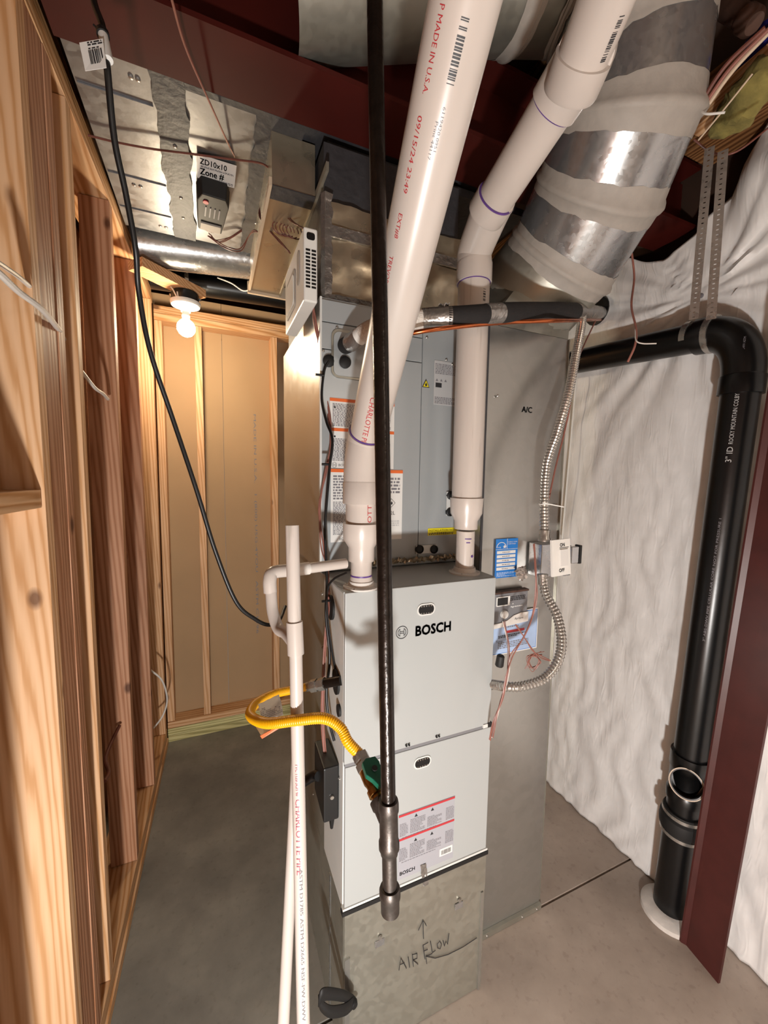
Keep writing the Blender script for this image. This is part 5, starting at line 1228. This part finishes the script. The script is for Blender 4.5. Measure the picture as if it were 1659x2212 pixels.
wire('conduit_wire', [Vector((1.3346,1.1234,2.2242)), Vector((1.2080,1.0567,2.1015)), Vector((1.0476,0.9491,1.9710)), Vector((1.0099,0.9221,1.8639)), Vector((0.9925,0.9214,1.7790)), Vector((0.9483,0.9076,1.6652)), Vector((0.9116,0.8922,1.5688))], .0026, 'wire_pink', 'pink wire trailing along the metal conduit')
# upper right corner clutter
ir = empty('brown_iron_pipe', (1.1362,0.5972,2.6826), 'rusty brown iron pipe with end cap in the upper right corner', 'pipe')
pa_, pb_ = Vector((1.2697,0.8498,3.0651)), Vector((1.2515,0.6671,2.7878)); tube('pipe', [pa_,pb_], .024, 'rust', ir, 24)
lathe('cap', [(0,.028),(.03,.028),(.04,.02)], pb_, pb_-pa_, 'rust', ir, 24)
ins = MB()
def insulation():
    a, b = Vector((1.3352,0.7451,2.6085)), Vector((1.2812,0.6174,2.6296)); V = []; F = []; n = 20; c0 = (a+b)/2; d = (b-a); ln = d.length; d.normalize(); s = d.cross(Z).normalized()
    for i in range(n+1):
        for j in range(n):
            al, be = PI*i/n, 2*PI*j/n; q = d*math.cos(al)*ln*.62+(s*math.cos(be)*.05+Z*math.sin(be)*.05)*math.sin(al); k = c0+Z*.01+q
            V.append(k+q.normalized()*(.022*noise.noise(k*18)+.014*noise.noise(k*50)) if q.length > 0 else k)
    o = obj('insulation_batt', V, [(i*n+j,i*n+(j+1)%n,(i+1)*n+(j+1)%n,(i+1)*n+j) for i in range(n) for j in range(n)], 'insul', None, smooth=True); tag(o, 'yellow fibreglass batt tucked above the right wall', 'insulation')
insulation()
ga, gb = Vector((1.3543,0.8332,2.7008)), Vector((1.3352,0.6236,2.7082)); gd_ = (gb-ga); gs = gd_.cross(Z).normalized()
MB().hexa([ga-gs*.022-Z*.03,gb-gs*.022-Z*.03,gb+gs*.022-Z*.03,ga+gs*.022-Z*.03,ga-gs*.022+Z*.03,gb-gs*.022+Z*.03,gb+gs*.022+Z*.03,ga+gs*.022+Z*.03]).build('corner_lumber','woody')
tag(bpy.data.objects['corner_lumber'], 'orange-brown lumber piece slanting in the upper right corner', 'lumber')
for k, (dx, mat, lab) in enumerate(((0,'wire_pink','brown-pink cable, leftmost of the bundle at the upper right'),(10,'pale','tan cable in the middle of the bundle at the upper right'),(-14,'wire_brown','dark brown cable behind the tan one at the upper right'))):
    wire('ceiling_cable', [Vector((1.1170,0.6782,2.5307))+X*dx*.001, Vector((1.1146,0.6182,2.5776))+X*dx*.0012, Vector((1.1292,0.5497,2.6116))+X*dx*.0018+Z*dx*.001], .0045, mat, lab, 'cable')
wire('ceiling_cable', [Vector((1.1114,0.6740,2.4615)), Vector((1.1268,0.6279,2.5057)), Vector((1.1382,0.5834,2.5474))], .002, 'pale', 'thin pale wire crossing the corner lumber at the upper right', 'cable')
wire('ceiling_cable', [Vector((1.1052,0.6771,2.4659)), Vector((1.1112,0.6363,2.4103)), Vector((1.1253,0.5955,2.3885)), Vector((1.1770,0.5558,2.4336))], .0022, 'wire_brown', 'thin brown wire sagging above the perforated straps', 'cable')
tie2 = wire('white_zip_tie', [Vector((1.0974,0.6637,2.5201)), Vector((1.0884,0.6432,2.4931)), Vector((1.1036,0.6134,2.4786))], .0025, 'white', 'white zip tie sticking out of the cable bundle beside the big elbow', 'cable tie')
def bag():
    c = Vector((1.3573,0.6745,2.7675)); V = []; n = 12
    for i in range(n+1):
        for j in range(n):
            a, b = PI*i/n, 2*PI*j/n; d = Vector((math.sin(a)*math.cos(b)*.6,math.sin(a)*math.sin(b),math.cos(a))); V.append(c+d*(.055+.02*noise.noise(d*2.5)))
    o = obj('blue_pipe_sleeve', V, [(i*n+j,i*n+(j+1)%n,(i+1)*n+(j+1)%n,(i+1)*n+j) for i in range(n) for j in range(n)], 'bluebag', None, smooth=True); tag(o, 'dark blue plastic behind the cables at the upper right', 'plastic')
bag()
